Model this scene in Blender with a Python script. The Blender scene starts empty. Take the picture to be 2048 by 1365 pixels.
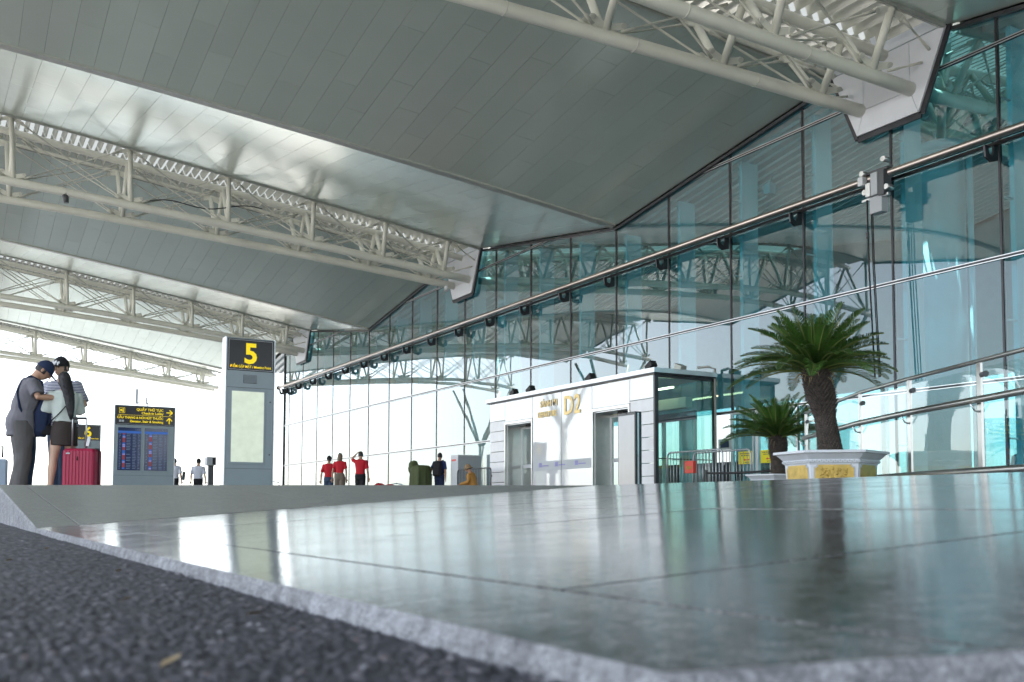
import bpy, bmesh, math, random
import numpy as np
from mathutils import Vector, Matrix, noise, Quaternion
random.seed(7)
rng = np.random.default_rng(7)
R = math.radians
scene = bpy.context.scene

# ------------------------------------------------------------------ camera
# world: x runs along the terminal front (far end negative), y into the building, z = 0 on the pavement
TH, PIT, ROL = 0.51643, 0.05985, 0.00282
EYE = Vector((0.0, 0.0, -0.14))
f0 = Vector((-math.cos(TH), math.sin(TH), 0)); r0 = Vector((math.sin(TH), math.cos(TH), 0)); zz = Vector((0, 0, 1))
fw = f0 * math.cos(PIT) + zz * math.sin(PIT); up = zz * math.cos(PIT) - f0 * math.sin(PIT)
rc = r0 * math.cos(ROL) + up * math.sin(ROL); uc = up * math.cos(ROL) - r0 * math.sin(ROL)
cam_d = bpy.data.cameras.new('camera'); cam = bpy.data.objects.new('camera', cam_d)
scene.collection.objects.link(cam)
M = Matrix.Identity(4)
for i, v in enumerate((rc, uc, -fw)):
    for j in range(3):
        M[j][i] = v[j]
M.translation = EYE
cam.matrix_world = M
cam_d.sensor_width = 36.0; cam_d.lens = 35.16; cam_d.shift_y = 0.1044
cam_d.clip_start = 0.02; cam_d.clip_end = 6000
cam_d.dof.use_dof = True; cam_d.dof.focus_distance = 13.0; cam_d.dof.aperture_fstop = 9.0
scene.camera = cam

# ------------------------------------------------------------------ sky, sun, exposure
SUN_EL, SUN_DIR = 69.0, Vector((-0.40, -0.92, 0)).normalized()   # direction towards the sun on plan
world = bpy.data.worlds.new('World'); scene.world = world; world.use_nodes = True
wn = world.node_tree.nodes; wl = world.node_tree.links
bg = wn['Background']
sky = wn.new('ShaderNodeTexSky'); sky.sky_type = 'NISHITA'; sky.sun_disc = False
sky.sun_elevation = R(SUN_EL); sky.sun_rotation = math.atan2(SUN_DIR.x, SUN_DIR.y)
sky.air_density = 1.0; sky.dust_density = 1.2; sky.ozone_density = 1.0
hs = wn.new('ShaderNodeHueSaturation'); hs.inputs['Saturation'].default_value = 0.48
wl.new(sky.outputs[0], hs.inputs['Color']); wl.new(hs.outputs[0], bg.inputs[0]); bg.inputs[1].default_value = 0.15
sun_d = bpy.data.lights.new('sun', 'SUN'); sun_d.energy = 4.0; sun_d.angle = R(0.6); sun_d.color = (1.0, 0.95, 0.87)
sun = bpy.data.objects.new('sun', sun_d); scene.collection.objects.link(sun)
sd = Vector((SUN_DIR.x * math.cos(R(SUN_EL)), SUN_DIR.y * math.cos(R(SUN_EL)), math.sin(R(SUN_EL))))
sun.rotation_euler = sd.to_track_quat('Z', 'Y').to_euler(); sun.location = (0, 0, 60)
vs = scene.view_settings
vs.view_transform = 'Standard'; vs.look = 'None'; vs.exposure = 2.1; vs.gamma = 1.0; vs.use_curve_mapping = False
cy = scene.cycles
cy.use_denoising = True; cy.max_bounces = 8; cy.diffuse_bounces = 4; cy.glossy_bounces = 5
cy.transparent_max_bounces = 16; cy.transmission_bounces = 6; cy.caustics_reflective = False; cy.caustics_refractive = False
cy.sample_clamp_indirect = 8.0

# ------------------------------------------------------------------ object helpers
COL = scene.collection
def tag(o, label=None, cat=None, group=None, kind=None):
    if label: o['label'] = label
    if cat: o['category'] = cat
    if group: o['group'] = group
    if kind: o['kind'] = kind
    return o
def empty(name, loc=(0, 0, 0), rz=0.0, **k):
    o = bpy.data.objects.new(name, None); COL.objects.link(o)
    o.location = loc; o.rotation_euler = (0, 0, rz); o.empty_display_size = 0.2
    return tag(o, **k)
def link(name, me, parent=None, loc=None, rot=None):
    o = bpy.data.objects.new(name, me); COL.objects.link(o)
    if parent: o.parent = parent
    if loc is not None: o.location = loc
    if rot is not None: o.rotation_euler = rot
    return o
def copy_tree(o, parent=None):
    c = o.copy(); COL.objects.link(c); c.parent = parent
    for ch in list(o.children): copy_tree(ch, c)
    return c

class MB:
    """collects shapes, links them as ONE mesh object"""
    def __init__(s): s.v = []; s.f = []; s.sm = []
    def add(s, vs_, fs, smooth=False):
        b = len(s.v); s.v.extend([tuple(v) for v in vs_]); s.f.extend([tuple(i + b for i in f) for f in fs]); s.sm.extend([smooth] * len(fs)); return s
    def box(s, x0, x1, y0, y1, z0, z1, m=None):
        vs_ = [Vector((x, y, z)) for z in (z0, z1) for y in (y0, y1) for x in (x0, x1)]
        if m: vs_ = [m @ v for v in vs_]
        return s.add(vs_, [(0, 2, 3, 1), (4, 5, 7, 6), (0, 1, 5, 4), (2, 6, 7, 3), (0, 4, 6, 2), (1, 3, 7, 5)])
    def bevel_box(s, x0, x1, y0, y1, z0, z1, b=0.01, seg=2, m=None):
        bm = bmesh.new(); bmesh.ops.create_cube(bm, size=1)
        for v in bm.verts: v.co = Vector(((x0 + x1) / 2 + v.co.x * (x1 - x0), (y0 + y1) / 2 + v.co.y * (y1 - y0), (z0 + z1) / 2 + v.co.z * (z1 - z0)))
        bmesh.ops.bevel(bm, geom=bm.edges[:], offset=b, segments=seg, affect='EDGES', profile=0.5)
        bm.verts.index_update()
        vs_ = [(m @ v.co if m else v.co.copy()) for v in bm.verts]; fs = [[v.index for v in f.verts] for f in bm.faces]; bm.free()
        return s.add(vs_, fs)
    def beam(s, p, q, w, h, upv=(0, 0, 1)):
        p, q = Vector(p), Vector(q); d = (q - p).normalized(); u = Vector(upv)
        a = d.cross(u)
        if a.length < 1e-5: a = d.cross(Vector((1, 0, 0)))
        a.normalize(); b = a.cross(d).normalized()
        vs_ = [c + a * (i * w / 2) + b * (j * h / 2) for c in (p, q) for j in (-1, 1) for i in (-1, 1)]
        return s.add(vs_, [(0, 1, 3, 2), (4, 6, 7, 5), (0, 4, 5, 1), (2, 3, 7, 6), (0, 2, 6, 4), (1, 5, 7, 3)])
    def tube(s, pts, rad, seg=10, caps=True, ry=None, smooth=True, upv=None):
        pts = [Vector(p) for p in pts]; n = len(pts)
        if not hasattr(rad, '__len__'): rad = [rad] * n
        if ry is None: ry = rad
        elif not hasattr(ry, '__len__'): ry = [ry] * n
        t0 = (pts[1] - pts[0]).normalized()
        ref = Vector(upv) if upv else (Vector((0, 0, 1)) if abs(t0.z) < 0.9 else Vector((1, 0, 0)))
        a = t0.cross(ref).normalized(); vs_ = []; fs = []
        for i in range(n):
            t = (pts[min(i + 1, n - 1)] - pts[max(i - 1, 0)]).normalized()
            a = (a - t * a.dot(t)).normalized(); b = t.cross(a)
            for k in range(seg):
                an = 2 * math.pi * k / seg
                vs_.append(pts[i] + a * (math.cos(an) * rad[i]) + b * (math.sin(an) * ry[i]))
        for i in range(n - 1):
            for k in range(seg):
                k2 = (k + 1) % seg
                fs.append((i * seg + k, i * seg + k2, (i + 1) * seg + k2, (i + 1) * seg + k))
        s.add(vs_, fs, smooth)
        if caps: s.add([], []); b0 = len(s.v) - len(vs_); s.f.append(tuple(b0 + k for k in reversed(range(seg)))); s.f.append(tuple(b0 + (n - 1) * seg + k for k in range(seg))); s.sm += [False, False]
        return s
    def ell(s, c, rx, ry, rz, m=None, nu=14, nv=9):
        c = Vector(c); vs_ = []; fs = []
        for j in range(nv + 1):
            ph = math.pi * j / nv
            for i in range(nu):
                t = 2 * math.pi * i / nu
                p = Vector((rx * math.sin(ph) * math.cos(t), ry * math.sin(ph) * math.sin(t), rz * math.cos(ph)))
                vs_.append(c + (m @ p if m else p))
        for j in range(nv):
            for i in range(nu):
                i2 = (i + 1) % nu
                fs.append((j * nu + i, (j + 1) * nu + i, (j + 1) * nu + i2, j * nu + i2))
        return s.add(vs_, fs, True)
    def prism(s, poly, z0, z1, m=None):
        """poly: 2D points; extruded from z0 to z1; m maps (u,v,w) to world"""
        n = len(poly); vs_ = [Vector((p[0], p[1], z)) for z in (z0, z1) for p in poly]
        if m: vs_ = [m @ v for v in vs_]
        fs = [tuple(reversed(range(n))), tuple(range(n, 2 * n))] + [(i, (i + 1) % n, n + (i + 1) % n, n + i) for i in range(n)]
        return s.add(vs_, fs)
    def rings(s, rings, smooth=True, caps=True):
        n = len(rings[0]); vs_ = [v for r in rings for v in r]; fs = []
        for i in range(len(rings) - 1):
            for k in range(n):
                k2 = (k + 1) % n; fs.append((i * n + k, i * n + k2, (i + 1) * n + k2, (i + 1) * n + k))
        b0 = len(s.v); s.add(vs_, fs, smooth)
        if caps:
            s.f.append(tuple(b0 + k for k in reversed(range(n)))); s.f.append(tuple(b0 + (len(rings) - 1) * n + k for k in range(n))); s.sm += [False, False]
        return s
    def mesh(s, name, mat=None):
        me = bpy.data.meshes.new(name); me.from_pydata(s.v, [], s.f)
        me.polygons.foreach_set('use_smooth', s.sm)
        if mat: me.materials.append(mat)
        me.update(); return me
    def build(s, name, mat=None, parent=None, loc=None, rot=None, fix=False):
        me = s.mesh(name, mat)
        if fix:
            bm = bmesh.new(); bm.from_mesh(me); bmesh.ops.recalc_face_normals(bm, faces=bm.faces); bm.to_mesh(me); bm.free()
        return link(name, me, parent, loc, rot)
# (u,v,w) -> world for flat things: FACE_X looks towards +x (u = +y, v = +z), FACE_Y looks towards -y (u = +x, v = +z)
FACE_X = Matrix(((0, 0, 1, 0), (1, 0, 0, 0), (0, 1, 0, 0), (0, 0, 0, 1)))
FACE_Y = Matrix(((1, 0, 0, 0), (0, 0, -1, 0), (0, 1, 0, 0), (0, 0, 0, 1)))
def text_obj(name, body, size, loc, rot, mat, parent=None, align='LEFT', bold=0.0, ext=0.002, sx=1.0):
    cu = bpy.data.curves.new(name, 'FONT'); cu.body = body; cu.size = size; cu.align_x = align; cu.extrude = ext; cu.offset = bold; cu.resolution_u = 3
    t = bpy.data.objects.new('tmp_text', cu); TMP.collection.objects.link(t)
    vl = TMP.view_layers[0]; vl.update(); dg = vl.depsgraph
    me = bpy.data.meshes.new_from_object(t.evaluated_get(dg)); TMP.collection.objects.unlink(t); bpy.data.objects.remove(t)
    me.name = name; me.materials.clear(); me.materials.append(mat)
    o = link(name, me, parent, loc, rot); o.scale = (sx, 1, 1)
    return o
TMP = bpy.data.scenes.new('scratch')
TMP_OB = {}
def remesh(mb, voxel, smooth=4, fold=None):
    """union of the collected shapes as one continuous surface"""
    me = mb.mesh('tmp')
    if 'o' not in TMP_OB:
        t = bpy.data.objects.new('tmp_remesh', me); TMP.collection.objects.link(t); TMP_OB['o'] = t
        md = t.modifiers.new('r', 'REMESH'); md.mode = 'VOXEL'; md.use_smooth_shade = True
        ms = t.modifiers.new('s', 'SMOOTH'); ms.factor = 0.5
    t = TMP_OB['o']; t.data = me; t.modifiers['r'].voxel_size = voxel; t.modifiers['s'].iterations = smooth
    vl = TMP.view_layers[0]; vl.update(); dg = vl.depsgraph
    out = bpy.data.meshes.new_from_object(t.evaluated_get(dg))
    if fold:
        sc, amp = fold
        n_ = len(out.vertices); co = np.empty(n_ * 3, np.float32); no = np.empty(n_ * 3, np.float32)
        out.vertices.foreach_get('co', co); out.vertices.foreach_get('normal', no); co = co.reshape(-1, 3); no = no.reshape(-1, 3); dd = np.empty(n_, np.float32)
        for i, q in enumerate(co.tolist()):
            p = Vector(q)
            d = noise.noise(Vector((p.x * sc, p.y * sc, p.z * sc * 0.55))) + 0.5 * noise.noise(Vector((p.x * sc * 2.3 + 7, p.y * sc * 2.3, p.z * sc * 1.2)))
            dd[i] = d * amp
        out.vertices.foreach_set('co', (co + no * dd[:, None]).ravel()); out.update()
    out.polygons.foreach_set('use_smooth', [True] * len(out.polygons))
    return out

# ------------------------------------------------------------------ materials
def nodes(name):
    m = bpy.data.materials.new(name); m.use_nodes = True
    return m, m.node_tree.nodes, m.node_tree.links, m.node_tree.nodes['Principled BSDF']
def pm(name, col, rough=0.5, metal=0.0, var=0.0, vscale=3.0, bump=0.0, bscale=40.0, bdist=0.01, coat=0.0, emit=0.0, ecol=None, objvar=0.0, spec=0.5, rvar=0.0, stretch=None):
    m, N, L, b = nodes(name)
    b.inputs['Roughness'].default_value = rough; b.inputs['Metallic'].default_value = metal
    b.inputs['Coat Weight'].default_value = coat; b.inputs['Specular IOR Level'].default_value = spec
    tc = N.new('ShaderNodeTexCoord'); src = tc.outputs['Object']
    if stretch:
        mp = N.new('ShaderNodeMapping'); mp.inputs['Scale'].default_value = stretch; L.new(src, mp.inputs[0]); src = mp.outputs[0]
    rgb = N.new('ShaderNodeRGB'); rgb.outputs[0].default_value = (*col, 1); out = rgb.outputs[0]
    if var:
        nz = N.new('ShaderNodeTexNoise'); nz.inputs['Scale'].default_value = vscale; nz.inputs['Detail'].default_value = 5; L.new(src, nz.inputs['Vector'])
        mr = N.new('ShaderNodeMapRange'); mr.inputs['From Min'].default_value = 0.25; mr.inputs['From Max'].default_value = 0.75; mr.inputs['To Min'].default_value = 1 - var; mr.inputs['To Max'].default_value = 1 + var
        L.new(nz.outputs[0], mr.inputs[0])
        mx = N.new('ShaderNodeVectorMath'); mx.operation = 'SCALE'; L.new(out, mx.inputs[0]); L.new(mr.outputs[0], mx.inputs['Scale']); out = mx.outputs[0]
        if rvar:
            m2 = N.new('ShaderNodeMapRange'); m2.inputs['From Min'].default_value = 0.3; m2.inputs['From Max'].default_value = 0.7; m2.inputs['To Min'].default_value = max(0, rough - rvar); m2.inputs['To Max'].default_value = rough + rvar
            L.new(nz.outputs[0], m2.inputs[0]); L.new(m2.outputs[0], b.inputs['Roughness'])
    if objvar:
        oi = N.new('ShaderNodeObjectInfo'); mr = N.new('ShaderNodeMapRange'); mr.inputs['To Min'].default_value = 1 - objvar; mr.inputs['To Max'].default_value = 1 + objvar; L.new(oi.outputs['Random'], mr.inputs[0])
        mx = N.new('ShaderNodeVectorMath'); mx.operation = 'SCALE'; L.new(out, mx.inputs[0]); L.new(mr.outputs[0], mx.inputs['Scale']); out = mx.outputs[0]
    L.new(out, b.inputs['Base Color'])
    if bump:
        nb = N.new('ShaderNodeTexNoise'); nb.inputs['Scale'].default_value = bscale; nb.inputs['Detail'].default_value = 4; L.new(src, nb.inputs['Vector'])
        bp = N.new('ShaderNodeBump'); bp.inputs['Strength'].default_value = bump; bp.inputs['Distance'].default_value = bdist; L.new(nb.outputs[0], bp.inputs['Height']); L.new(bp.outputs[0], b.inputs['Normal'])
    if emit:
        L.new(out, b.inputs['Emission Color']) if ecol is None else None
        if ecol: b.inputs['Emission Color'].default_value = (*ecol, 1)
        b.inputs['Emission Strength'].default_value = emit
    return m
def glass_mat(name, tint, r0_=0.3, wave=0.0, wscale=0.8, wdist=0.05, rough=0.0, pw=4.0):
    """clear architectural glass: tinted transmission plus mirror reflection that grows towards grazing (front face only)"""
    m, N, L, b = nodes(name); N.remove(b); out = N['Material Output']
    tr = N.new('ShaderNodeBsdfTransparent'); tr.inputs[0].default_value = (*tint, 1)
    gl = N.new('ShaderNodeBsdfGlossy'); gl.inputs['Roughness'].default_value = rough; gl.inputs[0].default_value = (0.93, 0.97, 0.97, 1)
    lw = N.new('ShaderNodeLayerWeight'); lw.inputs['Blend'].default_value = 0.5
    pwn = N.new('ShaderNodeMath'); pwn.operation = 'POWER'; pwn.inputs[1].default_value = pw; L.new(lw.outputs['Facing'], pwn.inputs[0])
    ma = N.new('ShaderNodeMath'); ma.operation = 'MULTIPLY_ADD'; ma.inputs[1].default_value = 1 - r0_; ma.inputs[2].default_value = r0_; L.new(pwn.outputs[0], ma.inputs[0])
    ge = N.new('ShaderNodeNewGeometry'); fb = N.new('ShaderNodeMath'); fb.operation = 'SUBTRACT'; fb.inputs[0].default_value = 1.0; L.new(ge.outputs['Backfacing'], fb.inputs[1])
    mf = N.new('ShaderNodeMath'); mf.operation = 'MULTIPLY'; L.new(ma.outputs[0], mf.inputs[0]); L.new(fb.outputs[0], mf.inputs[1])
    mx = N.new('ShaderNodeMixShader'); L.new(mf.outputs[0], mx.inputs[0]); L.new(tr.outputs[0], mx.inputs[1]); L.new(gl.outputs[0], mx.inputs[2]); L.new(mx.outputs[0], out.inputs[0])
    if wave:
        tc = N.new('ShaderNodeTexCoord'); oi = N.new('ShaderNodeObjectInfo')
        ad = N.new('ShaderNodeVectorMath'); ad.operation = 'MULTIPLY_ADD'; ad.inputs[1].default_value = (1, 1, 1)
        sc = N.new('ShaderNodeVectorMath'); sc.operation = 'SCALE'; sc.inputs[0].default_value = (31, 17, 23); L.new(oi.outputs['Random'], sc.inputs['Scale'])
        L.new(tc.outputs['Object'], ad.inputs[0]); L.new(sc.outputs[0], ad.inputs[2])
        nz = N.new('ShaderNodeTexNoise'); nz.inputs['Scale'].default_value = wscale; nz.inputs['Detail'].default_value = 1.0; L.new(ad.outputs[0], nz.inputs['Vector'])
        bp = N.new('ShaderNodeBump'); bp.inputs['Strength'].default_value = wave; bp.inputs['Distance'].default_value = wdist; L.new(nz.outputs[0], bp.inputs['Height'])
        L.new(bp.outputs[0], gl.inputs['Normal'])
    return m
def granite(name, col, rough, speck=0.25, bump=0.05, objvar=0.06, rvar=0.06, bscale=60):
    m, N, L, b = nodes(name)
    tc = N.new('ShaderNodeTexCoord')
    v1 = N.new('ShaderNodeTexNoise'); v1.inputs['Scale'].default_value = 420; v1.inputs['Detail'].default_value = 3; L.new(tc.outputs['Object'], v1.inputs['Vector'])
    v2 = N.new('ShaderNodeTexNoise'); v2.inputs['Scale'].default_value = 7; v2.inputs['Detail'].default_value = 6; L.new(tc.outputs['Object'], v2.inputs['Vector'])
    r1 = N.new('ShaderNodeMapRange'); r1.inputs['From Min'].default_value = 0.3; r1.inputs['From Max'].default_value = 0.7; r1.inputs['To Min'].default_value = 1 - speck; r1.inputs['To Max'].default_value = 1 + speck; L.new(v1.outputs[0], r1.inputs[0])
    r2 = N.new('ShaderNodeMapRange'); r2.inputs['From Min'].default_value = 0.3; r2.inputs['From Max'].default_value = 0.7; r2.inputs['To Min'].default_value = 0.8; r2.inputs['To Max'].default_value = 1.2; L.new(v2.outputs[0], r2.inputs[0])
    oi = N.new('ShaderNodeObjectInfo'); r3 = N.new('ShaderNodeMapRange'); r3.inputs['To Min'].default_value = 1 - objvar; r3.inputs['To Max'].default_value = 1 + objvar; L.new(oi.outputs['Random'], r3.inputs[0])
    v4 = N.new('ShaderNodeTexNoise'); v4.inputs['Scale'].default_value = 48; v4.inputs['Detail'].default_value = 5; v4.inputs['Roughness'].default_value = 0.75; L.new(tc.outputs['Object'], v4.inputs['Vector'])
    r4 = N.new('ShaderNodeMapRange'); r4.inputs['From Min'].default_value = 0.3; r4.inputs['From Max'].default_value = 0.7; r4.inputs['To Min'].default_value = max(0.1, 1 - speck * 1.15); r4.inputs['To Max'].default_value = 1 + speck * 1.15; L.new(v4.outputs[0], r4.inputs[0])
    a0 = N.new('ShaderNodeMath'); a0.operation = 'MULTIPLY'; L.new(r1.outputs[0], a0.inputs[0]); L.new(r4.outputs[0], a0.inputs[1])
    a = N.new('ShaderNodeMath'); a.operation = 'MULTIPLY'; L.new(a0.outputs[0], a.inputs[0]); L.new(r2.outputs[0], a.inputs[1])
    a2 = N.new('ShaderNodeMath'); a2.operation = 'MULTIPLY'; L.new(a.outputs[0], a2.inputs[0]); L.new(r3.outputs[0], a2.inputs[1])
    sc = N.new('ShaderNodeVectorMath'); sc.operation = 'SCALE'; sc.inputs[0].default_value = col; L.new(a2.outputs[0], sc.inputs['Scale']); L.new(sc.outputs[0], b.inputs['Base Color'])
    rr = N.new('ShaderNodeMapRange'); rr.inputs['From Min'].default_value = 0.3; rr.inputs['From Max'].default_value = 0.7; rr.inputs['To Min'].default_value = max(0.02, rough - rvar); rr.inputs['To Max'].default_value = rough + rvar; av = N.new('ShaderNodeMath'); av.operation = 'ADD'; L.new(v2.outputs[0], av.inputs[0]); L.new(v4.outputs[0], av.inputs[1]); hv = N.new('ShaderNodeMath'); hv.operation = 'MULTIPLY'; hv.inputs[1].default_value = 0.5; L.new(av.outputs[0], hv.inputs[0]); L.new(hv.outputs[0], rr.inputs[0]); L.new(rr.outputs[0], b.inputs['Roughness'])
    v3 = N.new('ShaderNodeTexNoise'); v3.inputs['Scale'].default_value = bscale; v3.inputs['Detail'].default_value = 4; L.new(tc.outputs['Object'], v3.inputs['Vector'])
    bp = N.new('ShaderNodeBump'); bp.inputs['Strength'].default_value = bump; bp.inputs['Distance'].default_value = 0.01; L.new(v3.outputs[0], bp.inputs['Height']); L.new(bp.outputs[0], b.inputs['Normal'])
    return m
MAT = dict(
    ceiling=pm('ceiling_metal', (0.71, 0.785, 0.71), 0.22, 0.42, var=0.04, vscale=0.7, bump=0.16, bscale=1.3, bdist=0.05, objvar=0.04),
    trim=pm('trim_metal', (0.42, 0.44, 0.40), 0.4, 0.2, var=0.1),
    deck=pm('roof_deck', (0.35, 0.35, 0.35), 0.8, var=0.1),
    steel=pm('white_steel', (0.80, 0.80, 0.70), 0.38, 0.0, var=0.10, vscale=1.2, coat=0.1),
    rod=pm('rod_steel', (0.62, 0.62, 0.54), 0.45, 0.0, var=0.1),
    slat=pm('louvre_slat', (0.66, 0.66, 0.60), 0.25, 0.5, var=0.08),
    collar=pm('collar_panel', (0.72, 0.73, 0.77), 0.3, 0.1, var=0.03),
    mullion=pm('mullion_dark', (0.045, 0.045, 0.05), 0.35, 0.6, var=0.15),
    alu=pm('aluminium', (0.55, 0.56, 0.57), 0.3, 0.85, var=0.08),
    stainless=pm('stainless', (0.52, 0.52, 0.51), 0.30, 1.0, var=0.06, vscale=8),
    pipe=pm('rail_pipe', (0.44, 0.38, 0.34), 0.30, 1.0, var=0.12, vscale=2.5),
    glass=glass_mat('facade_glass', (0.50, 0.79, 0.83), 0.045, 0.08, 0.6, 0.03, pw=2.3),
    added_glass=glass_mat('added_grey_glass', (0.68, 0.70, 0.70), 0.08),  # for the rear glazing added to brighten the hall
    clear=glass_mat('clear_glass', (0.92, 0.97, 0.96), 0.07, 0.2, 0.8, 0.02),
    green_glass=glass_mat('green_glass', (0.60, 0.83, 0.80), 0.10, 0.2, 0.8, 0.02),
    asphalt=None, ground=pm('apron_concrete', (0.41, 0.395, 0.375), 0.85, var=0.15, vscale=0.05),
    pavement=granite('pavement_stone', (0.24, 0.25, 0.25), 0.3),
    ramp=granite('polished_granite', (0.150, 0.155, 0.155), 0.10, 0.75, 0.035, 0.18, 0.07, 110),
    flare=granite('honed_granite', (0.215, 0.225, 0.205), 0.42, 0.40, 0.14, 0.05, 0.08, 120),
    kerb=granite('rough_kerb_stone', (0.27, 0.275, 0.29), 0.75, 0.45, 0.8, 0.08, 0.1, 190),
    mortar=pm('mortar', (0.10, 0.10, 0.095), 0.9, var=0.2, vscale=30),
    inwall=pm('interior_wall', (0.52, 0.55, 0.56), 0.6, var=0.06),
    infloor=pm('interior_floor', (0.52, 0.52, 0.51), 0.3, var=0.06),
    column=pm('column_paint', (0.60, 0.68, 0.72), 0.4, var=0.04),
    fin=pm('fin_steel', (0.62, 0.70, 0.74), 0.4, var=0.05),
    white_glass=pm('white_reflecting_glass', (0.72, 0.73, 0.74), 0.03, 0.16, var=0.02, bump=0.05, bscale=0.8, bdist=0.03),  # opaque white base also stands for bright sky reflected in the glass panels
    stone_tile=pm('white_tile', (0.80, 0.80, 0.82), 0.25, var=0.05, vscale=6, bump=0.15, bscale=25, bdist=0.004),
    gold=pm('gold_paint', (0.78, 0.58, 0.24), 0.4, 0.3, var=0.2, vscale=12),
    gold_leaf=pm('gold_relief', (0.58, 0.40, 0.10), 0.4, 0.35, var=0.25, vscale=14, bump=0.4, bscale=60, bdist=0.01),
    pot=pm('white_pot', (0.70, 0.72, 0.75), 0.45, var=0.08, vscale=7, bump=0.15, bscale=40, bdist=0.004),
    soil=pm('soil', (0.06, 0.045, 0.03), 0.95, var=0.3, vscale=20),
    frond=pm('cycad_leaf', (0.055, 0.13, 0.022), 0.38, var=0.35, vscale=4, objvar=0.28),
    rachis=pm('cycad_rachis', (0.16, 0.20, 0.05), 0.5, var=0.15),
    trunk=pm('cycad_trunk', (0.05, 0.04, 0.032), 0.9, var=0.45, vscale=22, bump=0.8, bscale=50, bdist=0.01),
    scale=pm('leaf_base', (0.075, 0.06, 0.05), 0.9, var=0.6, vscale=30),
    black=pm('black_panel', (0.012, 0.015, 0.02), 0.25, var=0.1),
    blackrub=pm('black_rubber', (0.02, 0.02, 0.022), 0.6, var=0.2),
    kiosk=pm('kiosk_grey', (0.27, 0.32, 0.35), 0.38, 0.35, var=0.05),
    kiosk_side=pm('kiosk_side', (0.62, 0.64, 0.66), 0.3, 0.6, var=0.04),
    yellow=pm('sign_yellow', (0.90, 0.66, 0.01), 0.5, emit=0.14),
    lightbox=pm('lightbox_poster', (0.66, 0.72, 0.58), 0.5, var=0.08, vscale=6, emit=0.13),
    screen=pm('screen_blue', (0.009, 0.016, 0.045), 0.12, var=0.3, vscale=3, emit=0.25),
    scr_blue=pm('screen_band', (0.015, 0.09, 0.36), 0.3, emit=0.15),
    scr_txt=pm('screen_text', (0.12, 0.16, 0.24), 0.4, emit=0.12),
    scr_red=pm('screen_red', (0.26, 0.03, 0.04), 0.4, emit=0.10),
    scr_lil=pm('screen_lilac', (0.22, 0.22, 0.50), 0.4, emit=0.15),
    yellow_paper=pm('yellow_notice', (0.93, 0.80, 0.02), 0.55, var=0.03),
    red=pm('red_print', (0.72, 0.03, 0.03), 0.5),
    redbox=pm('red_box', (0.78, 0.10, 0.07), 0.5, var=0.05),
    galv=pm('galvanised', (0.45, 0.47, 0.49), 0.4, 0.7, var=0.12, vscale=10),
    dgrey=pm('dark_grey', (0.08, 0.085, 0.09), 0.45, var=0.1),
    lgrey=pm('light_grey', (0.50, 0.52, 0.54), 0.5, var=0.05),
    white=pm('white_paint', (0.75, 0.76, 0.77), 0.45, var=0.03),
    skin=pm('skin', (0.50, 0.29, 0.19), 0.5, var=0.08, vscale=9),
    skin2=pm('skin_pale', (0.60, 0.39, 0.28), 0.5, var=0.06, vscale=9),
    hair=pm('dark_hair', (0.018, 0.016, 0.018), 0.45, var=0.3, vscale=30, stretch=(3, 3, 0.4), bump=0.5, bscale=60, bdist=0.01),
    hair2=pm('light_brown_hair', (0.20, 0.14, 0.09), 0.5, var=0.3, vscale=30, stretch=(3, 3, 0.4), bump=0.5, bscale=60, bdist=0.01),
    eye=pm('eye_dark', (0.02, 0.015, 0.012), 0.3), lip=pm('lip', (0.45, 0.17, 0.14), 0.5),
    shirt_grey=pm('shirt_grey', (0.185, 0.18, 0.20), 0.9, var=0.08, vscale=10), trouser_grey=pm('trouser_grey', (0.115, 0.11, 0.108), 0.9, var=0.10, vscale=8),
    navy=pm('navy_cloth', (0.012, 0.025, 0.07), 0.85, var=0.15), navy2=pm('navy_shirt', (0.018, 0.04, 0.13), 0.85, var=0.12),
    blackcloth=pm('black_cloth', (0.015, 0.015, 0.018), 0.85, var=0.2), brown=pm('brown_skirt', (0.040, 0.028, 0.024), 0.75, var=0.15),
    blouse=pm('white_blouse', (0.60, 0.66, 0.61), 0.85, var=0.05), whitecloth=pm('white_cloth', (0.66, 0.68, 0.76), 0.85, var=0.04),
    redcloth=pm('red_shirt', (0.62, 0.015, 0.03), 0.8, var=0.12), khaki=pm('khaki', (0.21, 0.17, 0.13), 0.9, var=0.1),
    jeans=pm('blue_jeans', (0.05, 0.08, 0.14), 0.9, var=0.15), orange=pm('ochre_cloth', (0.50, 0.25, 0.06), 0.85, var=0.12),
    tan=pm('tan_hat', (0.33, 0.22, 0.12), 0.85, var=0.35, vscale=25), crimson=pm('crimson_shell', (0.36, 0.001, 0.045), 0.42, var=0.06, vscale=3),
    green=pm('green_tarpaulin', (0.085, 0.105, 0.040), 0.8, var=0.2, vscale=5), lblue=pm('light_blue_bag', (0.45, 0.55, 0.66), 0.6, var=0.06),
    litter=pm('dry_leaf', (0.33, 0.25, 0.13), 0.8, var=0.3, vscale=40), blue=pm('blue_plastic', (0.03, 0.18, 0.5), 0.5),
)
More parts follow.
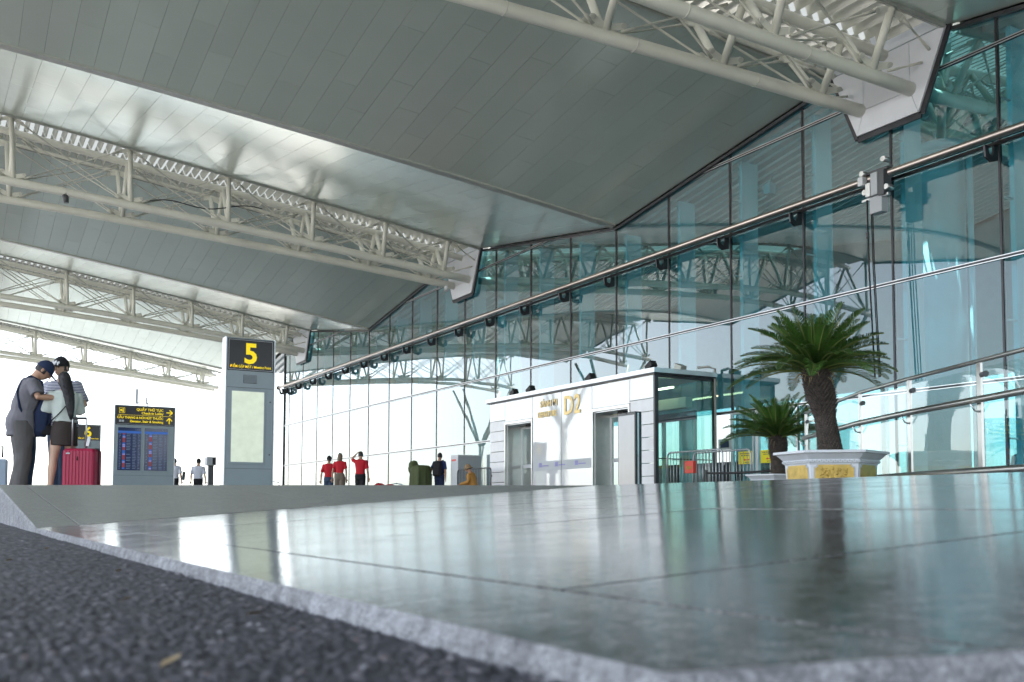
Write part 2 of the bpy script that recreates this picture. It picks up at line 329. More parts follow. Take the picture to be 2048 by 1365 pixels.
def striped():
    m, N, L, b = nodes('striped_shirt'); b.inputs['Roughness'].default_value = 0.85
    tc = N.new('ShaderNodeTexCoord'); sp = N.new('ShaderNodeSeparateXYZ'); L.new(tc.outputs['Object'], sp.inputs[0])
    mu = N.new('ShaderNodeMath'); mu.operation = 'MULTIPLY'; mu.inputs[1].default_value = 48.0; L.new(sp.outputs['Z'], mu.inputs[0])
    fr = N.new('ShaderNodeMath'); fr.operation = 'FRACT'; L.new(mu.outputs[0], fr.inputs[0])
    gt = N.new('ShaderNodeMath'); gt.operation = 'GREATER_THAN'; gt.inputs[1].default_value = 0.52; L.new(fr.outputs[0], gt.inputs[0])
    mx = N.new('ShaderNodeMix'); mx.data_type = 'RGBA'; mx.inputs[6].default_value = (0.64, 0.65, 0.70, 1); mx.inputs[7].default_value = (0.05, 0.06, 0.15, 1); L.new(gt.outputs[0], mx.inputs[0]); L.new(mx.outputs[2], b.inputs['Base Color'])
    return m
MAT['stripe'] = striped()
def asphalt_mat():
    m, N, L, b = nodes('asphalt'); b.inputs['Roughness'].default_value = 0.7
    at = N.new('ShaderNodeAttribute'); at.attribute_name = 'stone'
    cr = N.new('ShaderNodeValToRGB'); e = cr.color_ramp.elements
    e[0].position = 0.0; e[0].color = (0.026, 0.028, 0.034, 1); e[1].position = 1.0; e[1].color = (0.40, 0.41, 0.44, 1)
    for p, c in ((0.25, (0.048, 0.051, 0.062)), (0.55, (0.082, 0.086, 0.102)), (0.74, (0.125, 0.130, 0.150)), (0.80, (0.13, 0.075, 0.07)), (0.86, (0.17, 0.175, 0.195))):
        k = e.new(p); k.color = (*c, 1)
    L.new(at.outputs['Fac'], cr.inputs[0])
    tc = N.new('ShaderNodeTexCoord'); nz = N.new('ShaderNodeTexNoise'); nz.inputs['Scale'].default_value = 350; nz.inputs['Detail'].default_value = 3; L.new(tc.outputs['Object'], nz.inputs['Vector'])
    mr = N.new('ShaderNodeMapRange'); mr.inputs['To Min'].default_value = 0.6; mr.inputs['To Max'].default_value = 1.4; L.new(nz.outputs[0], mr.inputs[0])
    sc = N.new('ShaderNodeVectorMath'); sc.operation = 'SCALE'; L.new(cr.outputs[0], sc.inputs[0]); L.new(mr.outputs[0], sc.inputs['Scale']); L.new(sc.outputs[0], b.inputs['Base Color'])
    bp = N.new('ShaderNodeBump'); bp.inputs['Strength'].default_value = 0.35; bp.inputs['Distance'].default_value = 0.002; L.new(nz.outputs[0], bp.inputs['Height']); L.new(bp.outputs[0], b.inputs['Normal'])
    return m
MAT['asphalt'] = asphalt_mat()
def skylight_mat():
    m, N, L, b = nodes('skylight_sheet'); N.remove(b)
    a = N.new('ShaderNodeBsdfTranslucent'); a.inputs[0].default_value = (0.14, 0.15, 0.15, 1); d = N.new('ShaderNodeBsdfDiffuse'); d.inputs[0].default_value = (0.3, 0.31, 0.31, 1)
    mx = N.new('ShaderNodeMixShader'); mx.inputs[0].default_value = 0.3; L.new(a.outputs[0], mx.inputs[1]); L.new(d.outputs[0], mx.inputs[2]); L.new(mx.outputs[0], N['Material Output'].inputs[0])
    return m
MAT['skylight'] = skylight_mat()
MAT['hall_sky'] = pm('hall_skylight_white', (0.75, 0.78, 0.80), 0.6)
def _hs():
    m = MAT['hall_sky']; N = m.node_tree.nodes; L = m.node_tree.links; N.remove(N['Principled BSDF'])
    a = N.new('ShaderNodeBsdfTranslucent'); a.inputs[0].default_value = (0.10, 0.11, 0.115, 1); L.new(a.outputs[0], N['Material Output'].inputs[0])
_hs()
MAT['lilac'] = pm('lilac_print', (0.30, 0.28, 0.55), 0.5)
MAT['lamp'] = pm('warm_lamp', (1.0, 0.80, 0.50), 0.5, emit=3.0)
MAT['hall_ceiling'] = pm('hall_ceiling_paint', (0.80, 0.84, 0.84), 0.7, var=0.05)
# ================================================================== ground, road, pavement, dropped kerb
ROAD_Z, LIP_Z, KY = -0.236, -0.220, 0.300
g = MB().add([(-3000, -3000, -0.30), (3000, -3000, -0.30), (3000, 3000, -0.30), (-3000, 3000, -0.30)], [(0, 1, 2, 3)]).build('ground', MAT['ground']); tag(g, kind='structure')
# far road sheet, then the near asphalt with its real stones
def cells(px, py, s, seed):
    ix = np.floor(px / s).astype(int); iy = np.floor(py / s).astype(int)
    best = np.full(px.shape, 9.0); val = np.zeros(px.shape)
    def h(a, b, k):
        n = (a * 374761393 + b * 668265263 + k * 1274126177 + seed * 97) & 0x7fffffff
        n = ((n ^ (n >> 13)) * 1274126177) & 0x7fffffff
        return ((n ^ (n >> 16)) & 0xffff) / 65535.0
    for dx in (-1, 0, 1):
        for dy in (-1, 0, 1):
            jx, jy = ix + dx, iy + dy
            cx = (jx + 0.15 + 0.7 * h(jx, jy, 1)) * s; cy_ = (jy + 0.15 + 0.7 * h(jx, jy, 2)) * s
            d = np.hypot(px - cx, py - cy_) / s
            m = d < best; best = np.where(m, d, best); val = np.where(m, h(jx, jy, 3), val)
    return best, val
def near_asphalt():
    na, nr = 620, 420
    ang = np.linspace(R(100), R(186), na); rad = np.geomspace(0.22, 11.0, nr)
    A, Q = np.meshgrid(ang, rad, indexing='ij'); X = Q * np.cos(A); Y = Q * np.sin(A)
    keep_y = KY - 0.0015; Yc = np.minimum(Y, keep_y)
    F1, v1 = cells(X, Yc, 0.0088, 3); F2, v2 = cells(X, Yc, 0.0045, 11)
    big = v1 > 0.45
    hgt = np.where(big, np.clip(0.62 - F1, 0, 1) * 0.0060, np.clip(0.6 - F2, 0, 1) * 0.0030)
    col = np.where(big, 0.12 + 0.88 * (np.clip(v1 - 0.45, 0, 1) / 0.55) ** 1.7, 0.75 * v2 ** 1.6) * np.where(np.where(big, F1, F2) > 0.58, 0.15, 1.0)
    Zv = ROAD_Z - 0.002 + hgt + 0.0015 * np.sin(X * 5.1) * np.cos(Yc * 7.3)
    vs_ = np.stack([X, Yc, Zv], -1).reshape(-1, 3)
    i = np.arange(na - 1)[:, None] * nr + np.arange(nr - 1)[None, :]
    fs = np.stack([i, i + nr, i + nr + 1, i + 1], -1).reshape(-1, 4)
    yy = Y.reshape(-1); ok = (yy[fs] < keep_y + 0.02).any(1); fs = fs[ok]
    me = bpy.data.meshes.new('road'); me.from_pydata(vs_.tolist(), [], fs.tolist())
    at = me.attributes.new('stone', 'FLOAT', 'POINT'); at.data.foreach_set('value', col.reshape(-1).astype(np.float32))
    me.polygons.foreach_set('use_smooth', [True] * len(me.polygons)); me.materials.append(MAT['asphalt']); return me
rd = link('road', near_asphalt()); tag(rd, kind='structure')
far = MB().add([(-400, -30, ROAD_Z - 0.02), (60, -30, ROAD_Z - 0.02), (60, KY, ROAD_Z - 0.02), (-400, KY, ROAD_Z - 0.02)], [(0, 1, 2, 3)]).build('road_far_lane', pm('asphalt_far', (0.08, 0.08, 0.085), 0.8, var=0.2, vscale=2)); tag(far, kind='structure')
K1, K2, TT = Vector((-4.12, KY)), Vector((-7.29, KY)), Vector((-5.12, 3.52))
def ramp_z(x, y): return LIP_Z + (y - KY) / (3.52 - KY) * (0 - LIP_Z)
def plane_z(p, q, r):
    p, q, r = Vector(p), Vector(q), Vector(r); n = (q - p).cross(r - p)
    return lambda x, y: p.z - (n.x * (x - p.x) + n.y * (y - p.y)) / n.z
flare_z = plane_z((K1.x, K1.y, LIP_Z), (K2.x, K2.y, 0.0), (TT.x, TT.y, 0.0))
def clip(poly, a, b, c):
    """keep the side a*x + b*y + c >= 0"""
    out = []
    for i in range(len(poly)):
        p, q = poly[i], poly[(i + 1) % len(poly)]; dp = a * p[0] + b * p[1] + c; dq = a * q[0] + b * q[1] + c
        if dp >= 0: out.append(p)
        if (dp >= 0) != (dq >= 0):
            t = dp / (dp - dq); out.append((p[0] + (q[0] - p[0]) * t, p[1] + (q[1] - p[1]) * t))
    return out
def side(p, q):   # line through p, q: positive on the left
    a, b = -(q[1] - p[1]), q[0] - p[0]; return a, b, -(a * p[0] + b * p[1])
def area(poly): return abs(sum(poly[i][0] * poly[(i + 1) % len(poly)][1] - poly[(i + 1) % len(poly)][0] * poly[i][1] for i in range(len(poly)))) / 2
def slab(name, poly, zf, mat, parent, th=0.06, gap=0.0035):
    if len(poly) < 3 or area(poly) < 0.003: return
    cx = sum(p[0] for p in poly) / len(poly); cyy = sum(p[1] for p in poly) / len(poly)
    pp = []
    for i in range(len(poly)):      # inset by the joint
        p0, p1, p2 = Vector(poly[i - 1]), Vector(poly[i]), Vector(poly[(i + 1) % len(poly)])
        d1, d2 = (p1 - p0).normalized(), (p2 - p1).normalized(); sg = 1 if (p1 - p0).x * (p2 - p1).y - (p1 - p0).y * (p2 - p1).x > 0 else -1
        n1, n2 = Vector((-d1.y, d1.x)) * sg, Vector((-d2.y, d2.x)) * sg; bi = (n1 + n2)
        k = max(0.35, 1 + n1.dot(n2)); pp.append(p1 + bi * (gap / k))
    dz = random.uniform(-0.0005, 0.0005); tx, ty = random.uniform(-.0006, .0006), random.uniform(-.0006, .0006)
    f = lambda x, y: zf(x, y) + dz + tx * (x - cx) + ty * (y - cyy)
    n = len(pp); b = 0.0003; vs_ = []
    for p in pp: vs_.append((p.x, p.y, f(p.x, p.y) - th))
    for p in pp: vs_.append((p.x, p.y, f(p.x, p.y) - b))
    for p in pp:
        q = p + (Vector((cx, cyy)) - p).normalized() * b * 1.4; vs_.append((q.x, q.y, f(q.x, q.y)))
    fs = [tuple(range(2 * n, 3 * n)), tuple(reversed(range(n)))] + [(k * n + i, k * n + (i + 1) % n, (k + 1) * n + (i + 1) % n, (k + 1) * n + i) for k in (0, 1) for i in range(n)]
    MB().add(vs_, fs).build(name, mat, parent, fix=True)
ramp = empty('kerb_ramp'); tag(ramp, kind='structure')
CUT = side((-.385, .305), (.228, 1.46))
XB = [3.7, 2.62, 1.52, 0.90, -0.72, -1.70, -2.87, -3.98, -5.3]
YB = [0.455, 1.46, 2.47, 3.52]
hip = side(K1, TT)
hipR = tuple(-v for v in hip)   # ramp side
for j in range(3):
    for i in range(len(XB) - 1):
        poly = [(XB[i + 1], YB[j]), (XB[i], YB[j]), (XB[i], YB[j + 1]), (XB[i + 1], YB[j + 1])]
        if j == 0 and XB[i] == 0.90: poly = clip(poly, *CUT)       # the stones end in a skew cut here, asphalt beyond
        slab('granite_slab', clip(poly, *hipR), ramp_z, MAT['ramp'], ramp)
flare = empty('kerb_flare'); tag(flare, kind='structure')
tri = [tuple(K2), tuple(K1), tuple(TT)]
for (ya, yb) in ((0.455, 1.58), (1.58, 3.53)):
    slab('granite_slab', clip(clip(tri, 0, 1, -ya), 0, -1, yb), flare_z, MAT['flare'], flare)
MB().add([(p[0], p[1], z) for p, z in (((-.40, 0.31), LIP_Z - .003), ((K1.x + .03, 0.31), LIP_Z - .003), ((TT.x, TT.y), -.004), ((1.29, TT.y), -.004))] + [(K1.x, 0.31, LIP_Z - .003), (K2.x, 0.31, -.004), (TT.x, TT.y, -.004)], [(0, 3, 2, 1), (4, 6, 5)]).build('mortar_bed', MAT['mortar'], ramp)
kerb = empty('kerb'); tag(kerb, kind='structure')
def kerb_stone(x0, x1, step, amp, sk=0.0):
    """one kerb stone: top strip and hand-worked front face with a chipped arris"""
    n = max(2, int(abs(x1 - x0) / step)); x0, x1 = x0 - 0.002, x1 + 0.002
    prof_n = 7; vs_ = []
    for i in range(n + 1):
        x = x0 + (x1 - x0) * i / n
        zt = ramp_z(x, KY) if x > K1.x else (0.0 if x < K2.x else flare_z(x, KY))
        zb = (ramp_z(x, 0.4525) if x > K1.x - .05 else (0.0 if x < K2.x else min(0.0, flare_z(x, 0.4525))))
        e = noise.noise(Vector((x * 38, 1.3, 0))) * amp + noise.noise(Vector((x * 110, 5.1, 0))) * amp * 0.6
        e2 = noise.noise(Vector((x * 60, 9.3, 0))) * amp
        ch = max(0.0, noise.noise(Vector((x * 9, 3.3, 0))) - 0.25) * amp * 3.0
        hgt = zt - (ROAD_Z - 0.04)
        vs_ += [(x + sk * i / n, 0.4525, zb), (x, KY + 0.006 + abs(e2), zt + 0.0004), (x, KY + 0.004 + e + ch, zt - 0.0025 - abs(e) * 0.8 - ch),
                (x, KY + 0.001 + e * 0.6, zt - 0.009 - abs(e2)), (x, KY + e2 * 1.1, zt - hgt * 0.35), (x, KY - e * 0.8, zt - hgt * 0.65), (x, KY, ROAD_Z - 0.04)]
    fs = [(i * prof_n + k, i * prof_n + k + 1, (i + 1) * prof_n + k + 1, (i + 1) * prof_n + k) for i in range(n) for k in range(prof_n - 1)]
    fs += [tuple(range(prof_n)), tuple(reversed(range(n * prof_n, (n + 1) * prof_n)))]
    me = bpy.data.meshes.new('kerb_stone'); me.from_pydata(vs_, [], fs); me.materials.append(MAT['ramp']); me.materials.append(MAT['kerb']); me.materials.append(MAT['flare'])
    mi = []
    for f in fs[:n * (prof_n - 1)]:
        k = f[0] % prof_n; mi.append((0 if vs_[f[0]][0] > K1.x else 2) if k == 0 else 1)
    mi += [1, 1]; me.polygons.foreach_set('material_index', mi); me.polygons.foreach_set('use_smooth', [False] * len(fs))
    bm = bmesh.new(); bm.from_mesh(me); bmesh.ops.recalc_face_normals(bm, faces=bm.faces); bm.to_mesh(me); bm.free()
    link('kerb_stone', me, kerb)
for a, b, st in ((3.7, 2.6, .05), (2.6, 1.5, .05), (1.5, .90, .03), (-.388, -.72, .003), (-.72, -1.70, .004), (-1.70, -2.87, .008), (-2.87, K1.x, .012), (K1.x, -5.7, .02), (-5.7, K2.x, .02)):
    kerb_stone(b, a, st, 0.0030, .081 if a == -.388 else 0.0)
def rough_end(xe, y0, y1):
    n = int((y1 - y0) / .004); vs_ = []; P_ = 6
    for i in range(n + 1):
        y = y0 + (y1 - y0) * i / n; zt = ramp_z(0, y); am = .003
        e = noise.noise(Vector((y * 45, 2.2, 1))) * am + noise.noise(Vector((y * 130, 6.1, 1))) * am * .6; e2 = noise.noise(Vector((y * 70, 4.4, 2))) * am; h = zt + .29
        xe = -.388 + .531 * (y - KY)
        vs_ += [(xe - .0035, y, zt + .0005), (xe + .004 + e * .5, y, zt + .0003), (xe + .009 + e, y, zt - .003 - abs(e2)), (xe + .011 + e2, y, zt - .010), (xe + .012 + e, y, zt - h * .4), (xe + .012, y, -.29)]
    fs = [(i * P_ + k, (i + 1) * P_ + k, (i + 1) * P_ + k + 1, i * P_ + k + 1) for i in range(n) for k in range(P_ - 1)]
    MB().add(vs_, fs).build('broken_end', MAT['kerb'], kerb, fix=True)
rough_end(-.388, KY + .002, 1.46)
fillp = MB().add([(-.40, KY - .01, ROAD_Z - .003), (.95, KY - .01, ROAD_Z - .003), (.95, 1.5, ROAD_Z - .003), (.20, 1.5, ROAD_Z - .003)], [(0, 1, 2, 3)]).build('asphalt_fill', MAT['asphalt']); tag(fillp, kind='structure')
x = K2.x
while x > -60: kerb_stone(x - 1.2, x, .12, 0.003); x -= 1.2
pav = MB()
for poly in ([(-140, 0.454), (K2.x - .001, 0.454), (K2.x - .001, 16.0), (-140, 16.0)], [(K2.x, 3.53), (30, 3.53), (30, 16.0), (K2.x, 16.0)], [(K2.x, 0.455), (TT.x, 3.528), (K2.x, 3.528)]):
    pav.add([(p[0], p[1], -0.001) for p in poly], [tuple(range(len(poly)))])
tag(pav.build('pavement', MAT['pavement']), kind='structure')
lit = MB()
for (x, y) in ((-1.52, 0.22), (-1.05, 0.16), (-0.86, 0.235), (-1.9, 0.1), (-0.62, 0.12), (-2.4, 0.2), (-0.72, -0.02), (-1.3, -0.1)):
    a = random.uniform(0, 6.28); L_ = random.uniform(.007, .014); c, s_ = math.cos(a) * L_, math.sin(a) * L_; z = ROAD_Z + .003
    lit.add([(x - c, y - s_, z), (x + s_ * .4, y - c * .4, z + .004), (x + c, y + s_, z + .005), (x - s_ * .4, y + c * .4, z + .002)], [(0, 1, 2, 3)])
tag(lit.build('leaf_litter', MAT['litter']), 'small dry leaf flakes scattered on the asphalt by the kerb', 'litter', kind='stuff')

# ================================================================== canopy
FY, YO = 16.1, -9.5                       # terminal front, outer edge of the canopy
def _dr(s): return .008 * max(0.0, s - 15.0) ** 2      # the arch comes down again towards the road
def zc(y): s = FY - y; return -_dr(s) + 7.90 + .150 * s - .0015 * s * s
def ze(y): s = FY - y; return -_dr(s) + 8.85 + .210 * s - .0010 * s * s
def zv(y): s = FY - y; return -_dr(s) + 7.675 + .210 * s - .0015 * s * s
BAY = 18.62; T = [-13.15 - BAY * i for i in range(4)]; V = [-3.84 - BAY * i for i in range(4)]; HW = 1.40
HALF = [(V[0], T[0] + HW), (V[1], T[0] - HW), (V[1], T[1] + HW), (V[2], T[1] - HW), (V[2], T[2] + HW), (V[3], T[2] - HW), (V[3], T[3] + HW)]
SK = -0.20                                # the canopy runs out slightly skew to the front
def shx(x, y): return x + SK * abs(FY - y)
def soffit_z(xv, xe, x, y): t = (x - xv) / (xe - xv); return zv(y) + (ze(y) - zv(y)) * t
ys = list(np.arange(16.02, YO - 0.01, -0.53))
for (xv, xe) in HALF:
    root = empty('ceiling'); tag(root, kind='structure')
    sg = 1 if xe > xv else -1; x_in = xv + sg * 0.14; wid = xe - x_in
    for r_, y1 in enumerate(ys[:-1]):
        y0 = ys[r_ + 1]; off = (r_ * 0.37) % 1.0
        cuts = sorted({0.0, 1.0, *[c for c in (0.12 + off * 0.33, 0.12 + off * 0.33 + 0.45) if 0.08 < c < 0.92]})
        for k in range(len(cuts) - 1):
            xa, xb = x_in + wid * cuts[k] + sg * .003, x_in + wid * cuts[k + 1] - sg * .003
            ga = 0.0030; ta, tb = random.uniform(-.0022, .0022), random.uniform(-.0022, .0022)
            q = [(xa, y0 + ga, ta), (xb, y0 + ga, tb), (xb, y1 - ga, -tb), (xa, y1 - ga, -ta)]
            low = [(shx(a, b), b, soffit_z(xv, xe, a, b) + c) for a, b, c in q]; hi = [(a, b, c + .05) for a, b, c in low]
            MB().add(low + hi, [(0, 3, 2, 1), (4, 5, 6, 7), (0, 1, 5, 4), (1, 2, 6, 5), (2, 3, 7, 6), (3, 0, 4, 7)]).build('ceiling_panel', MAT['ceiling'], root, fix=True)
for xv in V:
    m = MB(); p = [(y, zv(y)) for y in np.linspace(16.0, YO, 14)]
    for a, b in zip(p[:-1], p[1:]): m.beam((shx(xv, a[0]), a[0], a[1] + .005), (shx(xv, b[0]), b[0], b[1] + .005), 0.275, 0.05)
    tag(m.build('gutter_trim', MAT['trim']), kind='structure')
# roof deck above the panels (stops the sun), over the hall too
def zin(z): return z
dk = MB()
def deck_sheet(x0, z0, x1, z1, up_):
    yy = [36.0, 30, 24, 16.1] + list(np.linspace(14, YO - .05, 16)); n = len(yy); mi = lambda y: FY - abs(y - FY)
    vs_ = [(shx(x0, y), y, z0(mi(y)) + up_) for y in yy] + [(shx(x1, y), y, z1(mi(y)) + up_) for y in yy]
    dk.add(vs_, [(i, i + 1, n + i + 1, n + i) for i in range(n - 1)])
for (xv, xe) in HALF: deck_sheet(xv, zv, xe, ze, 0.30)
deck_sheet(T[3] - HW, ze, T[3] - HW - .6, ze, .3)
deck_sheet(45, ze, V[0], zv, 0.35)
tag(dk.build('roof_deck', MAT['deck']), kind='structure')
mir = lambda y: FY - abs(y - FY)
ic = MB()
for (xv, xe) in HALF:      # the hall's own folded ceiling of broad lapped boards
    y = 16.25
    while y < 36:
        y2 = min(36, y + .52); a_, b_ = mir(y), mir(y2)
        ic.add([(shx(xv, y), y, zv(a_) + .02), (shx(xe, y), y, ze(a_) + .02), (shx(xe, y2), y2, ze(b_) + .15), (shx(xv, y2), y2, zv(b_) + .15)], [(0, 3, 2, 1)])
        ic.add([(shx(xv, y2), y2, zv(b_) + .02), (shx(xe, y2), y2, ze(b_) + .02), (shx(xe, y2), y2, ze(b_) + .15), (shx(xv, y2), y2, zv(b_) + .15)], [(0, 3, 2, 1)])
        y = y2
tag(ic.build('hall_ceiling', MAT['hall_ceiling']), kind='structure')
fa = MB()
for (xv, xe) in HALF:
    xv, xe = shx(xv, YO), shx(xe, YO); fa.add([(xv, YO - .02, zv(YO) - .08), (xe, YO - .02, ze(YO) - .08), (xe, YO - .02, ze(YO) + .32), (xv, YO - .02, zv(YO) + .32)], [(0, 1, 2, 3)])
tag(fa.build('fascia', MAT['trim']), kind='structure')

# ---- one triangulated box truss; its copies follow
NODES = [15.02, 12.88, 10.50, 7.82, 4.88, 1.55, -2.0, -5.6, -8.9]
def BC(y): return 0.60 + .03 * (FY - y)
def make_truss():
    t = empty('roof_truss', (T[0], 0, 0))
    yy = [15.97] + list(np.linspace(15, YO + .2, 14))
    for s in (1, -1):
        MB().tube([(s * BC(y), y, zc(y)) for y in yy], 0.132, 16).build('bottom_chord', MAT['steel'], t)
        MB().tube([(s * (HW - .10), y, ze(y) + .02) for y in yy], 0.06, 8).build('edge_chord', MAT['steel'], t)
        m = MB()
        for a, b in zip(yy[:-1], yy[1:]): m.beam((s * (HW - .02), a, ze(a) + .09), (s * (HW - .02), b, ze(b) + .09), 0.05, 0.30)
        m.build('edge_beam', MAT['trim'], t)
        for y in (13.6, 11.1, 8.6, 6.0, 3.0):     # welded sleeve rings
            MB().tube([(s * BC(y), y - .012, zc(y - .012)), (s * BC(y), y + .012, zc(y + .012))], 0.137, 16).build('sleeve', MAT['steel'], t)
    MB().tube([(0, y, ze(y) - .05) for y in yy], 0.11, 14).build('top_chord', MAT['steel'], t)
    def gusset(p, along, across, L_=0.36, h=0.17):
        """fan-shaped plate at a node with its pin"""
        p, al, ac = Vector(p), Vector(along).normalized(), Vector(across).normalized(); nn = al.cross(ac).normalized()
        poly = [(-L_, h * .9), (-L_ * .9, h * .45), (-.12, 0), (.12, 0), (L_ * .9, h * .45), (L_, h * .9), (L_ * .85, h * 1.15), (.0, h * .55), (-L_ * .85, h * 1.15)]
        mm = Matrix.Translation(p) @ Matrix((al, ac, nn)).transposed().to_4x4()
        g_ = MB().prism(poly, -.012, .012, mm).build('gusset', MAT['steel'], t, fix=True)
        for sx in (-1, 1):
            c = p + al * (sx * L_ * .86) + ac * (h * .85)
            MB().tube([c - nn * .035, c + nn * .035], 0.052, 10).build('pin', MAT['rod'], g_)
    def rod(a, b, r=0.022):
        a, b = Vector(a), Vector(b); d = (b - a).normalized()
        MB().tube([a + d * .32, a + d * .55, a + d * .56, b - d * .56, b - d * .55, b - d * .32], [r * 1.5, r * 1.5, r, r, r * 1.5, r * 1.5], 7).build('tie_rod', MAT['rod'], t)
    for i, y in enumerate(NODES):
        for s in (1, -1):
            b = Vector((s * BC(y), y, zc(y))); e = Vector((s * (HW - .12), y - .12, ze(y - .12))); c = Vector((s * .03, y, ze(y) - .05))
            MB().tube([b, e], 0.072, 12).build('post', MAT['steel'], t)
            MB().tube([b, c], 0.072, 12).build('post', MAT['steel'], t)
            al = (0, 1, -.14)
            gusset(b + (e - b).normalized() * .13, al, e - b); gusset(b + (c - b).normalized() * .13, al, c - b)
            gusset(e - (e - b).normalized() * .03, al, b - e, .34, .15)
            if i:
                yp = NODES[i - 1]; b2 = Vector((s * BC(yp), yp, zc(yp))); e2 = Vector((s * (HW - .12), yp - .12, ze(yp - .12))); c2 = Vector((s * .03, yp, ze(yp) - .05))
                rod(b, e2); rod(e, b2); rod(b, c2); rod(c, b2)
    y = NODES[0]
    for s in (1, -1):   # short braces back to the collar
        rod(Vector((s * BC(y), y, zc(y))), Vector((s * 1.0, 16.2, ze(16) - .45)), .018); rod(Vector((s * (HW - .12), y - .1, ze(y))), Vector((s * 1.0, 16.2, ze(16) - .5)), .018)
    yk = 15.7
    bl = MB().beam((0, -.012, 0), (0, .012, 0), HW - .20, .22).mesh('slat', MAT['slat'])
    bl2 = None
    while yk > YO + .4:       # louvre blades on both sides of the top chord
        for s in (1, -1):
            o = link('slat', bl, t, (s * (HW - .06) / 2 + SK * (FY - yk), yk, ze(yk) + .16), (R(24), 0, 0))
        yk -= 0.26
    m = MB()
    for a, b in zip(yy[:-1], yy[1:]):
        m.add([(-HW, a, ze(a) + .48), (HW, a, ze(a) + .48), (HW, b, ze(b) + .48), (-HW, b, ze(b) + .48)], [(0, 3, 2, 1)])
    m.build('skylight', MAT['skylight'], t)
    for s in (-1, 1):  # opaque sides added to shut bright sky out of the louvre gaps
        kb = MB()
        for a, b in zip(yy[:-1], yy[1:]): kb.beam((s * (HW + .02), a, ze(a) + .36), (s * (HW + .02), b, ze(b) + .36), .03, .30)
        kb.build('skylight_shield', MAT['deck'], t)
    for o in list(t.children_recursive):     # lay the truss along the skewed canopy
        if o.data is bl: continue
        for v in o.data.vertices: v.co.x += SK * (FY - v.co.y)
    return t
truss = make_truss()
TL = ['cream tubular roof truss nearest the camera, at the upper right', 'cream tubular roof truss second from the camera, carrying a dome camera', 'cream tubular roof truss third from the camera, passing behind the black number 5 sign', 'farthest cream roof truss at the open end of the canopy']
for i in range(4):
    o = truss if i == 0 else copy_tree(truss)
    o.location = (T[i], 0, 0); tag(o, TL[i], 'truss', 'trusses under the canopy')
TI = ['cream roof truss inside the hall, behind the glass above the large cycad', 'cream roof truss inside the hall, behind the glass above the entrance box', 'cream roof truss inside the hall, behind the far end of the glass']
for i in range(3):
    o = copy_tree(truss); o.location = (T[i], 2 * FY + .12, 0); o.scale = (1, -1, 1); tag(o, TI[i], 'truss', 'trusses inside the hall')
CL = ['canopy support column under the nearest truss, beyond the left edge', 'canopy support column under the second truss, beyond the left edge', 'canopy support column under the third truss, beyond the left edge', 'canopy support column under the farthest truss, beyond the left edge']
def canopy_column(x, y, label):
    c = empty('canopy_column', (x, y, ROAD_Z), label=label, cat='column', group='canopy columns by the road')
    MB().tube([(0, 0, 0), (0, 0, .3), (0, 0, 5.2)], [.38, .30, .27], 20).build('shaft', MAT['steel'], c)
    for s in (-1, 1):
        for u in (-1, 1): MB().tube([(0, 0, 5.0), (s * .9, u * 2.2, 9.9 - u * .1)], [.14, .09], 12).build('branch', MAT['steel'], c)
for i in range(4): canopy_column(shx(T[i], -6.6), -6.6, CL[i])
cm = empty('dome_camera', (T[1] - .45, 15.55, zc(15.55) - .13), label='small white dome camera under the end of the second roof truss', cat='camera')
MB().tube([(0, 0, 0), (0, 0, -.10)], .07, 14).build('mount', MAT['white'], cm); MB().ell((0, 0, -.12), .085, .085, .085).build('dome', MAT['lgrey'], cm)
sp = empty('floodlight', (shx(T[1] + BC(3.0), 3.0), 3.0, zc(3.0) - .12), label='small dark cylindrical floodlight clamped to a chord of the second roof truss', cat='floodlight')
MB().tube([(0, 0, .04), (0, .03, -.22)], [.10, .075], 14).build('housing', MAT['dgrey'], sp); MB().tube([(-.11, 0, .04), (-.09, 0, .16), (.09, 0, .16), (.11, 0, .04)], .018, 6).build('bracket', MAT['dgrey'], sp)
pts = []
for k in range(13):
    u = k / 12; y = 5.3 + (8.9 - 5.3) * u; pts.append((shx(T[1] + BC(y) - .12, y), y, zc(y) + .25 + .55 * u + .10 * math.sin(u * 9)))
tag(MB().tube(pts, .018, 6).build('loose_cable', MAT['blackrub']), 'loose black cable hanging inside the second roof truss', 'cable')

